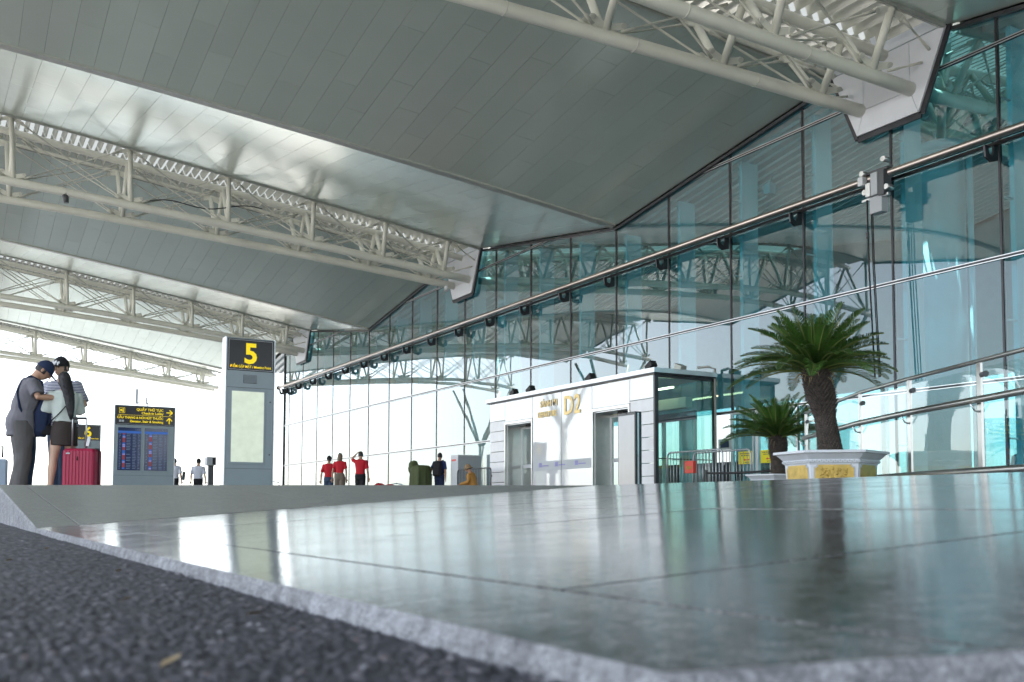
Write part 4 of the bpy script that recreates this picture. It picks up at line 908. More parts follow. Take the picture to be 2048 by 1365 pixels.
def drape(loc, label):
    o = empty('covered_machine', loc, label=label, cat='machine')
    rings = []
    for j, z in enumerate((0.02, .2, .5, .8, 1.05, 1.18, 1.24, 1.26)):
        ring = []; k = (1.12, 1.05, 1.0, .98, .96, .93, .80, .40)[j]
        for i in range(56):
            t = 2 * math.pi * i / 56; ca, sa = math.cos(t), math.sin(t); rr = 1 / max(abs(ca) ** 4 + abs(sa) ** 4, 1e-6) ** .25
            fold = .035 * math.sin(t * 9 + 1.3 * math.sin(z * 2)) * (1.3 - z) + .012 * math.sin(t * 17)
            ring.append((ca * (.34 * k * rr + fold), sa * (.30 * k * rr + fold), z))
        rings.append(ring)
    MB().rings(rings).build('tarpaulin', MAT['green'], o)
    m = MB().ell((-.22, -.15, 1.25), .16, .17, .17); m.ell((-.30, -.16, 1.12), .12, .14, .18); link('bundled_hood', remesh(m, .02, 3, (14, .02)), o).data.materials.append(MAT['green'])
drape((-30.25, 13.7, 0), 'machine under a draped olive green cover beside the man with backpack')
pb = empty('pedestal_terminal', (-33.5, 7.62, 0), label='grey box on a dark post between the guards and the number 5 sign', cat='post')
MB().box(-.08, .08, -.08, .08, 0, 1.22).build('post', MAT['dgrey'], pb); MB().bevel_box(-.16, .16, -.16, .14, 1.22, 1.50, b=.012).build('head', MAT['lgrey'], pb); MB().box(.161, .166, .02, .12, 1.25, 1.47).build('slot', MAT['blackrub'], pb)
rb = MB()
for c, r in (((0, 0, .25), (.30, .2, .24)), ((.1, .2, .5), (.24, .2, .14)), ((-.05, -.1, .55), (.22, .18, .13)), ((0, .25, .22), (.28, .22, .22))): rb.ell(c, *r)
o = link('travel_bag', remesh(rb, .025, 4, (9, .02)), None, (-31.2, 12.75, 0)); o.data.materials.append(MAT['redcloth']); tag(o, 'heap-shaped soft red bag beside the man holding his head', 'bag')
# ================================================================== balustrade along the side ramp
bal = empty('glass_balustrade', (-6.6, 8.27, 0), label='glass balustrade with steel posts and handrail right of the large cycad', cat='balustrade')
BO = Vector((-6.6, 8.27, 0))
def bp_(mb, name, mat, parent=None, fix=False):
    o = mb.build(name, MAT[mat], None, fix=fix); o.parent = parent or bal; o.matrix_parent_inverse = Matrix.Translation(-BO) if not parent else Matrix.Identity(4); return o
PS = [Vector(p) for p in ((-9.7, 10.05), (-8.676, 9.427), (-7.688, 8.801), (-6.61, 8.266), (-5.494, 7.779), (-4.38, 7.30), (-3.26, 6.83))]
for i, p in enumerate(PS):
    d = (PS[min(i + 1, 6)] - PS[max(i - 1, 0)]).normalized(); n = Vector((d.y, -d.x))     # n points to the camera side
    d3, n3 = Vector((d.x, d.y, 0)), Vector((n.x, n.y, 0)); b3 = Vector((p.x, p.y, 0))
    po = bp_(MB().beam(b3, b3 + Vector((0, 0, 1.13)), .062, .022, n3), 'post', 'stainless')
    for z in (1.02,): bp_(MB().tube([b3 + d3 * .03 + Vector((0, 0, z)), b3 + d3 * .10 + Vector((0, 0, z))], [.022, .028], 12), 'glass_clamp', 'dgrey', po)
    h = b3 + n3 * .09 + Vector((0, 0, .80)); bp_(MB().tube([b3 + Vector((0, 0, .70)), b3 + n3 * .05 + Vector((0, 0, .71)), h - Vector((0, 0, .03))], .009, 8), 'rail_bracket', 'stainless', po)
    bp_(MB().tube([b3 + n3 * .012, b3 + n3 * .012 + Vector((0, 0, .012))], .06, 12), 'foot_plate', 'stainless', po)
    if i < 6:
        a, b = Vector((p.x, p.y, 0)) + d3 * .06, Vector((PS[i + 1].x, PS[i + 1].y, 0)) - d3 * .05
        bp_(MB().beam(a + Vector((0, 0, .65)), b + Vector((0, 0, .65)), .012, .86), 'glass_pane', 'clear')
V3 = lambda z, o=0.0: [Vector((p.x, p.y, z)) + Vector((.40, -.91, 0)) * o for p in PS]
bp_(MB().tube(V3(1.145), .020, 12), 'top_rail', 'stainless'); bp_(MB().tube(V3(.80, .09), .030, 14), 'handrail', 'stainless'); bp_(MB().tube(V3(.185, .09), .034, 14), 'bottom_rail', 'stainless')
# ================================================================== cycads in stone pots
def frond_mesh(L_, droop, seed, vee=0.55):
    rn = random.Random(seed); n = 20; m = MB(); pts = []; a = 0.0; p = Vector((0, 0, 0))
    for i in range(n + 1):
        pts.append(p.copy()); a -= droop / n * (0.4 + 1.2 * i / n); p = p + Vector((math.cos(a), 0, math.sin(a))) * (L_ / n)
    m.tube(pts, [.011 * (1 - .8 * i / n) for i in range(n + 1)], 4, smooth=False)
    k = int(L_ / .0115); lf = MB()
    for i in range(k):
        u = (i + .5) / k
        if u < .10: continue
        f = u * n; j = min(int(f), n - 1); q = pts[j].lerp(pts[j + 1], f - j); t = (pts[j + 1] - pts[j]).normalized(); upv = Vector((-t.z, 0, t.x))
        ll = .135 * (math.sin(math.pi * min(1, .18 + .80 * u)) ** .6) * rn.uniform(.85, 1.1) * (L_ / .70)
        for s in (-1, 1):
            fa_ = R(74 - 24 * u + rn.uniform(-7, 7)); d = (t * math.sin(R(90) - fa_) + (Vector((0, s, 0)) * math.cos(vee) + upv * math.sin(vee)) * math.cos(R(90) - fa_)).normalized()
            wv = t.cross(d).cross(d).normalized() * .0040; tip = q + d * ll - upv * ll * rn.uniform(.05, .25); mid = q + d * ll * .55 + upv * .004
            lf.add([q - wv * .6, q + wv * .6, mid + wv, tip, mid - wv], [(0, 1, 2, 4), (4, 2, 3)])
    return m, lf
def cycad(loc, sc, top, lean, nf, seed, label, trunk_h, r0_, r1_):
    rn = random.Random(seed); t = empty('cycad', loc, label=label, cat='plant', group='potted cycads'); t.scale = (sc, sc, sc)
    lx, ly = lean; N_ = 16; rings = []
    def trad(u): return r0_ + (.102 - r0_) * min(1, u / .45) if u < .45 else .102 + (r1_ - .102) * min(1, (u - .45) / .22) - (.02 * max(0, (u - .85) / .15))
    ax = lambda u: Vector((lx * u ** 1.3, ly * u ** 1.3, trunk_h * u))
    for j in range(N_ + 1):
        u = j / N_; rr = trad(u) * (1 + .03 * math.sin(u * 30))
        rings.append([ax(u) + Vector((math.cos(2 * math.pi * i / 28), math.sin(2 * math.pi * i / 28), 0)) * rr * (1 + .05 * noise.noise(Vector((i * .9, j * 1.1, seed)))) for i in range(28)])
    MB().rings(rings).build('trunk', MAT['trunk'], t)
    sb = MB()
    for k in range(900):      # stubs of old leaf bases in spirals
        u = (k + .5) / 900; an = k * 2.39996; rr = trad(u)
        big = .6 + (2.0 * min(1, max(0, (u - .38) / .2)))
        o_ = Vector((math.cos(an), math.sin(an), 0)); tg = Vector((-o_.y, o_.x, 0)); c = ax(u) + o_ * rr * .97; w, h, d = .012 * rn.uniform(.7, 1.2) * (.8 + .4 * big), .013 * rn.uniform(.7, 1.3), .014 * big * rn.uniform(.7, 1.5)
        tip = c + o_ * d + Vector((0, 0, .012 * big))
        sb.add([c - tg * w - Vector((0, 0, h)), c + tg * w - Vector((0, 0, h)), c + tg * w * .6 + Vector((0, 0, h)), c - tg * w * .6 + Vector((0, 0, h)), tip], [(0, 1, 4), (1, 2, 4), (2, 3, 4), (3, 0, 4)])
    sbo = sb.build('leaf_bases', MAT['scale'], t); sbo['kind'] = 'stuff'
    var = []
    for k in range(6):
        m, lf = frond_mesh((.54, .63, .72, .80, .68, .70)[k], (.30, .45, .65, .90, .40, .80)[k], seed * 10 + k, (.75, .6, .5, .45, .65, .5)[k]); var.append((m.mesh('rachis', MAT['rachis']), lf.mesh('frond', MAT['frond'])))
    apex = ax(1.0)
    for k in range(nf):
        u = (k + .5) / nf; an = k * 2.39996 + rn.uniform(-.25, .25); el = R(85 - 70 * u ** .9 + rn.uniform(-8, 8)); v = (0, 4, 1, 2, 5, 3)[min(5, int(u * 6 + rn.uniform(-.6, .6)) if u > .05 else 0)]
        f = link('frond', var[v][1], t, apex + Vector((math.cos(an), math.sin(an), 0)) * .05 + Vector((0, 0, .04 * (1 - u) - .03 * u)), (rn.uniform(-.25, .25), -el, an))
        s_ = rn.uniform(.92, 1.12) * (0.86 if u < .25 else 1.0); f.scale = (s_, s_, s_)
        r_ = link('rachis', var[v][0], f)
    dr_ = MB()
    for k in range(26):     # dry hanging fibres under the crown
        an = rn.uniform(0, 6.28); o_ = Vector((math.cos(an), math.sin(an), 0)); p = apex + o_ * r1_ * .9 - Vector((0, 0, rn.uniform(.02, .12)))
        dr_.tube([p, p + o_ * .05 + Vector((0, 0, .01)), p + o_ * rn.uniform(.07, .13) - Vector((0, 0, rn.uniform(.03, .10)))], [.006, .004, .001], 4)
    dr_.build('dry_fibre', MAT['litter'], t)['kind'] = 'stuff'
    return t
def hex_ring(r, z, rot=0.0): return [(r * math.cos(R(60 * k) + rot), r * math.sin(R(60 * k) + rot), z) for k in range(6)]
def hex_pot(loc, rot, label, sc=1.0, gold=True):
    p = empty('flower_pot', loc, rot, label=label, cat='pot', group='stone flower pots'); p.scale = (sc, sc, sc)
    prof = [(.46, 0), (.46, .03), (.435, .035), (.455, .30), (.465, .315), (.475, .318), (.480, .345), (.475, .35), (.505, .375), (.545, .41), (.575, .415), (.575, .44), (.52, .44), (.50, .40)]
    MB().rings([hex_ring(r, z) for r, z in prof], smooth=False).build('body', MAT['pot'], p)
    MB().add(hex_ring(.50, .415), [tuple(range(6))]).build('soil', MAT['soil'], p)
    den = MB()
    for k in range(6):
        a, b = Vector(hex_ring(.487, .332)[k]), Vector(hex_ring(.487, .332)[(k + 1) % 6]); n = ((a + b) / 2).normalized(); n.z = 0
        for j in range(22):
            c = a.lerp(b, (j + .5) / 22) - n * .004; zz_ = .008 if j % 2 else -.004
            den.beam(c + Vector((0, 0, zz_ - .006)), c + Vector((0, 0, zz_ + .006)), .010, .010, n)
    den.build('fret_band', MAT['lgrey'], p)['kind'] = 'stuff'
    for k in range(6):
        a, b = Vector(hex_ring(.445, .17)[k]), Vector(hex_ring(.445, .17)[(k + 1) % 6]); n = ((a + b) / 2).normalized(); n.z = 0; n.normalize(); al = (b - a).normalized()
        ctr = (a + b) / 2; tilt = Matrix.Rotation(R(-4.3), 4, 'X')
        mm = Matrix.Translation(ctr - n * .004) @ Matrix((al, Vector((0, 0, 1)), n)).transposed().to_4x4() @ Matrix.Rotation(R(4.3), 4, 'X')
        w, h, c = .185, .128, .03
        def frame(w, h, c): return [(-w + c, -h), (w - c, -h), (w - c, -h + c * .5), (w - c * .5, -h + c), (w, -h + c), (w, h - c), (w - c * .5, h - c), (w - c, h - c * .5), (w - c, h), (-w + c, h), (-w + c, h - c * .5), (-w + c * .5, h - c), (-w, h - c), (-w, -h + c), (-w + c * .5, -h + c), (-w + c, -h + c * .5)]
        MB().prism(frame(w + .012, h + .012, c), -.005, .010, mm).build('panel_moulding', MAT['lgrey'], p, fix=True)
        g_ = MB().prism(frame(w, h, c), .0, .013, mm).build('gold_panel', MAT['gold_leaf'], p, fix=True)
        rn = random.Random(k + 5); rel = MB()
        if k % 2 == 0:
            for q in range(46):
                u, v = rn.uniform(-.13, .12), rn.uniform(-.10, .09); r_ = rn.uniform(.008, .02); rel.ell(mm @ Vector((u, v, .013)), r_, r_, r_, nu=8, nv=5)
            for q in range(16):
                u, v, an = rn.uniform(-.12, .1), rn.uniform(-.09, .07), rn.uniform(0, 6.28); rel.tube([mm @ Vector((u, v, .015)), mm @ Vector((u + .03 * math.cos(an), v + .03 * math.sin(an), .02)), mm @ Vector((u + .05 * math.cos(an + .7), v + .05 * math.sin(an + .7), .014))], [.007, .006, .003], 6)
        else:
            for q in range(11):
                u = -.13 + q * .026; rel.tube([mm @ Vector((u, -.10, .013)), mm @ Vector((u + .006, -.07 + .02 * (q % 3), .019)), mm @ Vector((u, -.045 + .03 * (q % 4) * .5, .013))], [.008, .006, .002], 6)
        rel.build('relief', MAT['gold_leaf'], g_)['kind'] = 'stuff'
    return p
HX = math.atan2(f0.y, f0.x) + math.pi     # bearing back to the camera
hex_pot((-7.33, 7.94, 0), HX - R(30) - R(13) , 'white hexagonal stone pot with gold relief panels under the large cycad')
cycad((-7.33, 7.94, .40), 1.0, None, (-.075, -.13), 110, 3, 'large potted cycad with thick scaly trunk right of the entrance', .90, .128, .128)
hex_pot((-12.70, 12.45, 0), HX - R(20), 'plain white pot of the small cycad behind the gold-panelled pot', 1.0)
cycad((-12.68, 12.47, .40), 1.17, None, (-.03, .02), 84, 9, 'small potted cycad behind and left of the large one', .60, .115, .11)
# ================================================================== luggage
su = empty('suitcase', (-13.29, 1.47, 0), 0, label='crimson hard-shell suitcase with raised handle beside the woman', cat='suitcase')
su.rotation_euler = (0, 0, math.atan2(r0.y, r0.x))
MB().bevel_box(-.20, .20, -.13, .13, .04, .57, b=.05, seg=4).build('shell', MAT['crimson'], su)
for x in (-.15, -.11, -.07, -.03, .01, .05, .09, .13): MB().bevel_box(x - .010, x + .010, -.137, -.125, .07, .54, b=.004).build('rib', MAT['crimson'], su)
MB().bevel_box(-.21, .21, -.008, .008, .03, .575, b=.004).build('zip_band', MAT['blackcloth'], su)
MB().tube([(-.15, .05, .56), (-.15, .05, .93), (-.13, .05, .95), (.0, .05, .95), (.02, .05, .93), (.02, .05, .56)], .012, 8).build('telescopic_handle', MAT['alu'], su)
MB().bevel_box(-.15, .02, .03, .07, .935, .965, b=.01).build('grip', MAT['blackrub'], su)
for x in (-.16, .16):
    for y in (-.09, .09): MB().tube([(x - .012, y, .025), (x + .012, y, .025)], .025, 12).build('wheel', MAT['blackrub'], su)
MB().bevel_box(-.10, -.06, .02, .03, .60, .72, b=.003, m=Matrix.Rotation(R(12), 4, 'Y')).build('luggage_tag', MAT['white'], su)
MB().box(-.14, -.09, -.142, -.138, .50, .515).build('badge', MAT['lgrey'], su); MB().tube([(-.0, -.14, .47), (.0, -.14, .42)], .006, 6).build('badge', MAT['blackrub'], su)

lt = empty('luggage_trolley', (-44.5, 13.2, 0), R(12), label='empty luggage trolley with blue uprights at the far end of the glass front', cat='trolley')
for y in (-.25, .25):
    MB().tube([(-.45, y, .18), (.45, y, .14)], .02, 8).build('side_rail', MAT['galv'], lt); MB().tube([(-.45, y, .18), (-.52, y, .98)], .022, 8).build('upright', MAT['blue'], lt)
    for x in (-.38, .38): MB().tube([(x, y - .02, .07), (x, y + .02, .07)], .07, 12).build('wheel', MAT['blackrub'], lt)
MB().tube([(-.52, -.27, .98), (-.54, 0, 1.02), (-.52, .27, .98)], .022, 8).build('handle', MAT['blue'], lt)
for x in (-.3, -.1, .1, .3): MB().box(x - .03, x + .03, -.25, .25, .155, .17).build('deck_slat', MAT['galv'], lt)
# ================================================================== people
def person(loc, yaw, H, label, group=None, lean=0.0, headp=0.0, heady=0.0, arms=None, legs=None, top=None, bottom=None, hair='short', hairm='hair', skin='skin', cap=None, vox=.009, face=False, build=1.0, shoes=True, girl=False):
    """arms: {'L':(elbow,wrist), 'R':...}, legs: {'L':(hip,knee,ankle),..} in units of body height; faces +y, right hand at +x"""
    root = empty('person', loc, yaw, label=label, cat='person', group=group)
    far_ = vox > .012
    def bend(p):
        p = Vector(p); t = max(0.0, min(1.0, (p.z - .50) / .26)); a = -lean * t
        c, s = math.cos(a), math.sin(a); y, z = p.y, p.z - .53
        return Vector((p.x, y * c - z * s, z * c + y * s + .53))
    S = lambda p: Vector(p) * H
    wS = .93 if girl else 1.0
    tor = [(.38, .092, .070, 0), (.42, .090, .068, 0), (.455, .088, .066, 0), (.50, .092, .068, -.004), (.54, .092, .066, -.004), (.60, .078, .056, 0), (.66, .082, .058, .003), (.72, .092, .062, .004), (.77, .100, .060, .0), (.805, .098, .052, -.004), (.832, .070, .044, -.006), (.850, .042, .040, -.004)]
    if girl: tor = [(a, b * (1.03 if a < .56 else .90), c * .95, d) for a, b, c, d in tor]
    def torso_rings(z0, z1, kx, ky, n=22):
        out = []
        zs = sorted({z0, z1} | {t[0] for t in tor if z0 < t[0] < z1})
        for z in zs:
            for a, b in zip(tor[:-1], tor[1:]):
                if a[0] <= z <= b[0]:
                    u = (z - a[0]) / (b[0] - a[0]); w, d, o = [a[i] + (b[i] - a[i]) * u for i in (1, 2, 3)]; break
            else: w, d, o = tor[0][1:] if z < tor[0][0] else tor[-1][1:]
            ring = []
            for k in range(n):
                t = 2 * math.pi * k / n; ca, sa = math.cos(t), math.sin(t); q = 1 / (abs(ca) ** 2.6 + abs(sa) ** 2.6) ** (1 / 2.6)
                ring.append(S(bend((ca * q * w * kx * build, o + sa * q * d * ky * build, z))))
            out.append(ring)
        return out
    sh = {'L': bend((-.098 * wS * build, -.004, .806)), 'R': bend((.098 * wS * build, -.004, .806))}
    A = {'L': (Vector((-.132, -.015, .635)), Vector((-.125, .045, .50))), 'R': (Vector((.132, -.015, .635)), Vector((.125, .045, .50)))}
    if arms:
        for k, v in arms.items(): A[k] = (Vector(v[0]), Vector(v[1]))
    Lg = {'L': (Vector((-.050, 0, .51)), Vector((-.055, .012, .285)), Vector((-.058, -.008, .045))), 'R': (Vector((.050, 0, .51)), Vector((.055, .012, .285)), Vector((.058, -.008, .045)))}
    if legs:
        for k, v in legs.items(): Lg[k] = tuple(Vector(q) for q in v)
    neck = bend((0, -.004, .84)); hc = bend((0, .004, .862)) 
    HM = Matrix.Rotation(heady, 3, 'Z') @ Matrix.Rotation(-(lean * .85 + headp), 3, 'X')
    head_c = hc + HM @ Vector((0, .012, .068))
    mb = MB()
    def head_pt(u, v, w, kk=1.0):  # unit head coordinates
        return S(head_c) + (HM @ Vector((u * .0455, v * .0555, w * .0655))) * H * kk
    nu, nv = 20, 14; rings = []
    for j in range(1, nv):
        ph = math.pi * j / nv; w = math.cos(ph); rr = math.sin(ph); ring = []
        jaw = 1.0 if w > -.1 else 1.0 - .30 * ((-w - .1) / .9); fwd = 0 if w > -.1 else .16 * ((-w - .1) / .9)
        for k in range(nu):
            t = 2 * math.pi * k / nu; ring.append(head_pt(math.cos(t) * rr * jaw, math.sin(t) * rr * (jaw if math.sin(t) < 0 else 1) + fwd, w * (1.06 if w < 0 else 1)))
        rings.append(ring)
    mb.rings(list(reversed(rings)))
    mb.tube([S(bend((0, -.006, .80))), S(neck), S(head_c + HM @ Vector((0, -.012, -.03)))], [.036 * H, .033 * H * wS, .034 * H * wS], 12)
    if not far_:
        mb.tube([head_pt(0, .93, .12), head_pt(0, 1.10, -.10), head_pt(0, 1.22, -.24), head_pt(0, .98, -.30)], [.005 * H, .007 * H, .0095 * H, .006 * H], 8)
        for s in (-1, 1): mb.ell(head_pt(s * 1.02, -.08, -.08), .006 * H, .012 * H, .019 * H, HM, 8, 6)
    for r_ in [torso_rings(.455, .850, .90, .90)]: mb.rings(r_)
    def hand(w, e, s):
        d = (w - e).normalized(); side_ = Vector((0, 0, 1)).cross(d); side_ = side_.normalized() if side_.length > .2 else Vector((0, 1, 0)); nrm = d.cross(side_).normalized()
        mb.tube([w, w + d * .022 * H, w + d * .050 * H], [.013 * H, .021 * H, .020 * H], 10, ry=[.012 * H, .010 * H, .009 * H], upv=nrm)
        for q, (o, l) in enumerate(((-.016, .040), (-.0055, .046), (.0055, .043), (.0155, .034))):
            b = w + d * .047 * H + side_ * o * H; m1 = b + (d * .9 - nrm * .15).normalized() * l * .55 * H; m2 = m1 + (d * .7 - nrm * .6).normalized() * l * .5 * H
            mb.tube([b, m1, m2], [.0056 * H, .0052 * H, .0042 * H], 7)
        th0 = w + d * .016 * H + side_ * (.017 * H * s); th1 = th0 + (d * .7 + side_ * .6 * s).normalized() * .024 * H; mb.tube([th0, th1, th1 + d * .020 * H], [.0075 * H, .006 * H, .0048 * H], 7)
    for k in 'LR':
        e, w = A[k]; a = S(sh[k]); e, w = S(e), S(w); f_ = .88 if girl else 1.0
        mb.tube([a, a.lerp(e, .5), e, e.lerp(w, .35), w], [.030 * H * f_, .026 * H * f_, .0215 * H * f_, .0225 * H * f_, .0150 * H * f_], 12)
        hand(w, e, 1 if k == 'L' else -1)
        h, kn, an = [S(p) for p in Lg[k]]; f_ = .82 if bottom and bottom[0] == 'trousers' else 1.0
        mb.tube([h, h.lerp(kn, .5), kn, kn.lerp(an, .3), kn.lerp(an, .7), an], [.050 * H * f_, .043 * H * f_, .031 * H * f_, .033 * H * f_, .024 * H * f_, .0195 * H * f_], 14)
    bd = link('body', remesh(mb, vox, 3), root); bd.data.materials.append(MAT[skin])
    # ---- clothes
    if top:
        mt, sleeve, hem, loose = top; m = MB()
        m.rings(torso_rings(hem, .838, 1.0 + loose, 1.06 + loose * 1.3)); 
        for k in 'LR':
            a, e, w = S(sh[k]), S(A[k][0]), S(A[k][1]); k2 = 1 + loose * .9
            if sleeve <= 1: m.tube([a + (a - e).normalized() * .02 * H, a, a.lerp(e, sleeve * .5), a.lerp(e, sleeve)], [.030 * H, .036 * H * k2, .033 * H * k2, .034 * H * k2], 14)
            else: m.tube([a, a.lerp(e, .5), e, w], [.035 * H * k2, .031 * H * k2, .028 * H * k2, .021 * H * k2], 14)
        o = link('shirt', remesh(m, vox * 1.05, 4, (10, .011 if not far_ else .006)), root); o.data.materials.append(MAT[mt])
    if bottom:
        kind, mt, arg = bottom; m = MB(); m.rings(torso_rings(.455, .595, 1.05, 1.07))
        if kind == 'trousers':
            for k in 'LR':
                h, kn, an = [S(p) for p in Lg[k]]; q = 1 + arg
                m.tube([h + Vector((0, 0, .01 * H)), h.lerp(kn, .5), kn, kn.lerp(an, .5), an - Vector((0, 0, .012 * H))], [.053 * H * q, .050 * H * q, .040 * H * q, .036 * H * q, .034 * H * q], 16)
            o = link('trousers', remesh(m, vox * 1.1, 4, (8, .013 if arg > .15 else .006)), root)
        else:
            c0 = S((0, 0, .595)); rg = []
            for z, w, d in ((.60, .081, .060), (.54, .097, .073), (.48, .103, .076), (arg, .105, .077)):
                rg.append([S((math.cos(2 * math.pi * k / 28) * w, math.sin(2 * math.pi * k / 28) * d - .002, z)) for k in range(28)])
            m = MB().rings(rg); o = link('skirt', remesh(m, vox, 3, (9, .004)), root)
        o.data.materials.append(MAT[mt])
    if shoes:
        for k in 'LR':
            an = S(Lg[k][2]); fx = an.x; y0 = an.y
            m = MB().tube([(fx, y0 - .030 * H, .022 * H), (fx, y0 + .02 * H, .026 * H), (fx, y0 + .075 * H, .019 * H), (fx, y0 + .115 * H, .012 * H)], [.020 * H, .024 * H, .025 * H, .014 * H], 12, ry=[.022 * H, .026 * H, .018 * H, .010 * H]); m.build('shoe', MAT['blackcloth'], root)
    # ---- hair, cap
    m = MB()
    def shell(kk, wmin, front, nn=20):
        rings = []
        for j in range(11):
            ph = (math.pi - math.acos(wmin)) if False else math.acos(wmin) * (j + .6) / 10.6
            w = math.cos(ph); rr = math.sin(ph); ring = []
            for k in range(nn):
                t = 2 * math.pi * k / nn; v = math.sin(t) * rr
                lim = front
                ring.append(head_pt(math.cos(t) * rr, min(v, lim) if w < .45 else v, w, kk))
            rings.append(ring)
        m.rings(list(reversed(rings)))
    if hair in ('short', 'bob', 'long'):
        shell(1.10, -.35 if hair == 'short' else -.55, .35)
        if hair == 'bob':
            m.tube([head_pt(0, -.45, .2), head_pt(0, -.62, -.7), head_pt(0, -.55, -1.5), head_pt(0, -.5, -1.75)], [.046 * H, .052 * H, .050 * H, .03 * H], 14, ry=[.034 * H, .034 * H, .028 * H, .02 * H], upv=(0, 1, 0))
        if hair == 'long':
            m.tube([head_pt(0, -.35, .2), head_pt(.05, -.75, -.7), bend_h(bend, S, (.012, -.072, .79)), bend_h(bend, S, (.022, -.082, .70)), bend_h(bend, S, (.028, -.080, .635)), bend_h(bend, S, (.030, -.074, .60))], [.045 * H, .050 * H, .044 * H, .034 * H, .022 * H, .008 * H], 14, ry=[.034 * H, .036 * H, .022 * H, .018 * H, .013 * H, .006 * H], upv=(0, 1, 0))
        o = link('hair', remesh(m, vox * .8, 3, (40, .004)), root); o.data.materials.append(MAT[hairm])
    if cap:
        mt, visor, off = cap; m = MB(); rings = []
        if not hair: pass
        for j in range(8):
            ph = R(88) * (j + .5) / 7.5; w = math.cos(ph) * 1.0 + .10; rr = math.sin(ph)
            rings.append([head_pt(math.cos(2 * math.pi * k / 24) * rr, math.sin(2 * math.pi * k / 24) * rr, w, 1.17) for k in range(24)])
        m.rings(list(reversed(rings)))
        cp = m.build('cap', MAT[mt], root, fix=True)
        if visor == 'brim':
            rr = [[head_pt(math.cos(2 * math.pi * k / 24) * q, math.sin(2 * math.pi * k / 24) * q, z, 1.17) for k in range(24)] for q, z in ((.98, .16), (1.5, -.12), (1.5, -.16), (.98, .10))]
            MB().rings(rr, caps=False).build('brim', MAT[mt], cp, fix=True)
        elif visor:
            v = MB(); top_, bot = [], []
            for k in range(13):
                t = R(18) + R(144) * k / 12
                for lst, dz in ((top_, .03), (bot, -.03)):
                    lst.append(head_pt(math.cos(t) * .97, math.sin(t) * .97, .14 + dz, 1.17))
            t2, b2 = [], []
            for k in range(13):
                t = R(18) + R(144) * k / 12; ex = .80 * math.sin(math.pi * k / 12) ** .6
                for lst, dz in ((t2, .03), (b2, -.03)): lst.append(head_pt(math.cos(t) * (.97 + .06 * ex), math.sin(t) * .97 + ex, .14 + dz - .30 * ex * visor, 1.17))
            n = 13; vs_ = top_ + t2 + bot + b2; fs = []
            for k in range(12):
                fs += [(k, k + 1, n + k + 1, n + k), (2 * n + k, 3 * n + k, 3 * n + k + 1, 2 * n + k + 1), (n + k, n + k + 1, 3 * n + k + 1, 3 * n + k)]
            v.add(vs_, fs).build('visor', MAT[mt], cp, fix=True)
        if off:     # pale embroidered mark on the front
            q = MB()
            for k in range(7):
                t = R(62 + 9.5 * k); q.ell(head_pt(math.cos(t) * .98, math.sin(t) * .98, .42 + .12 * math.sin(k * 2.1), 1.18), .006 * H, .004 * H, (.010 + .004 * (k % 2)) * H)
            q.build('cap_mark', MAT['white'], cp)
        MB().ell(head_pt(0, 0, 1.11, 1.17), .004 * H, .004 * H, .003 * H).build('button', MAT[mt], cp)
    if face:
        for s in (-1, 1):
            e = MB().ell(head_pt(s * .36, .90, .02), .0075 * H, .004 * H, .0040 * H, HM, 10, 6).build('eye', MAT['eye'], root)
            MB().tube([head_pt(s * .18, .97, .20), head_pt(s * .38, .95, .24), head_pt(s * .58, .82, .18)], [.002 * H, .0026 * H, .0015 * H], 6).build('eyebrow', MAT['hair'], root)
        MB().ell(head_pt(0, 1.06, -.56), .011 * H, .005 * H, .0045 * H, HM, 10, 6).build('mouth', MAT['lip'], root)
    root['_headc'] = list(S(head_c)); del root['_headc']
    return root, dict(S=S, bend=bend, sh=sh, A=A, head_pt=head_pt, H=H)
def bend_h(bend, S, p): return S(bend(p))
def yaw_to(v): return math.atan2(v.y, v.x) - R(90)
left = -r0; back = -f0
G1 = 'travellers by the kerb'
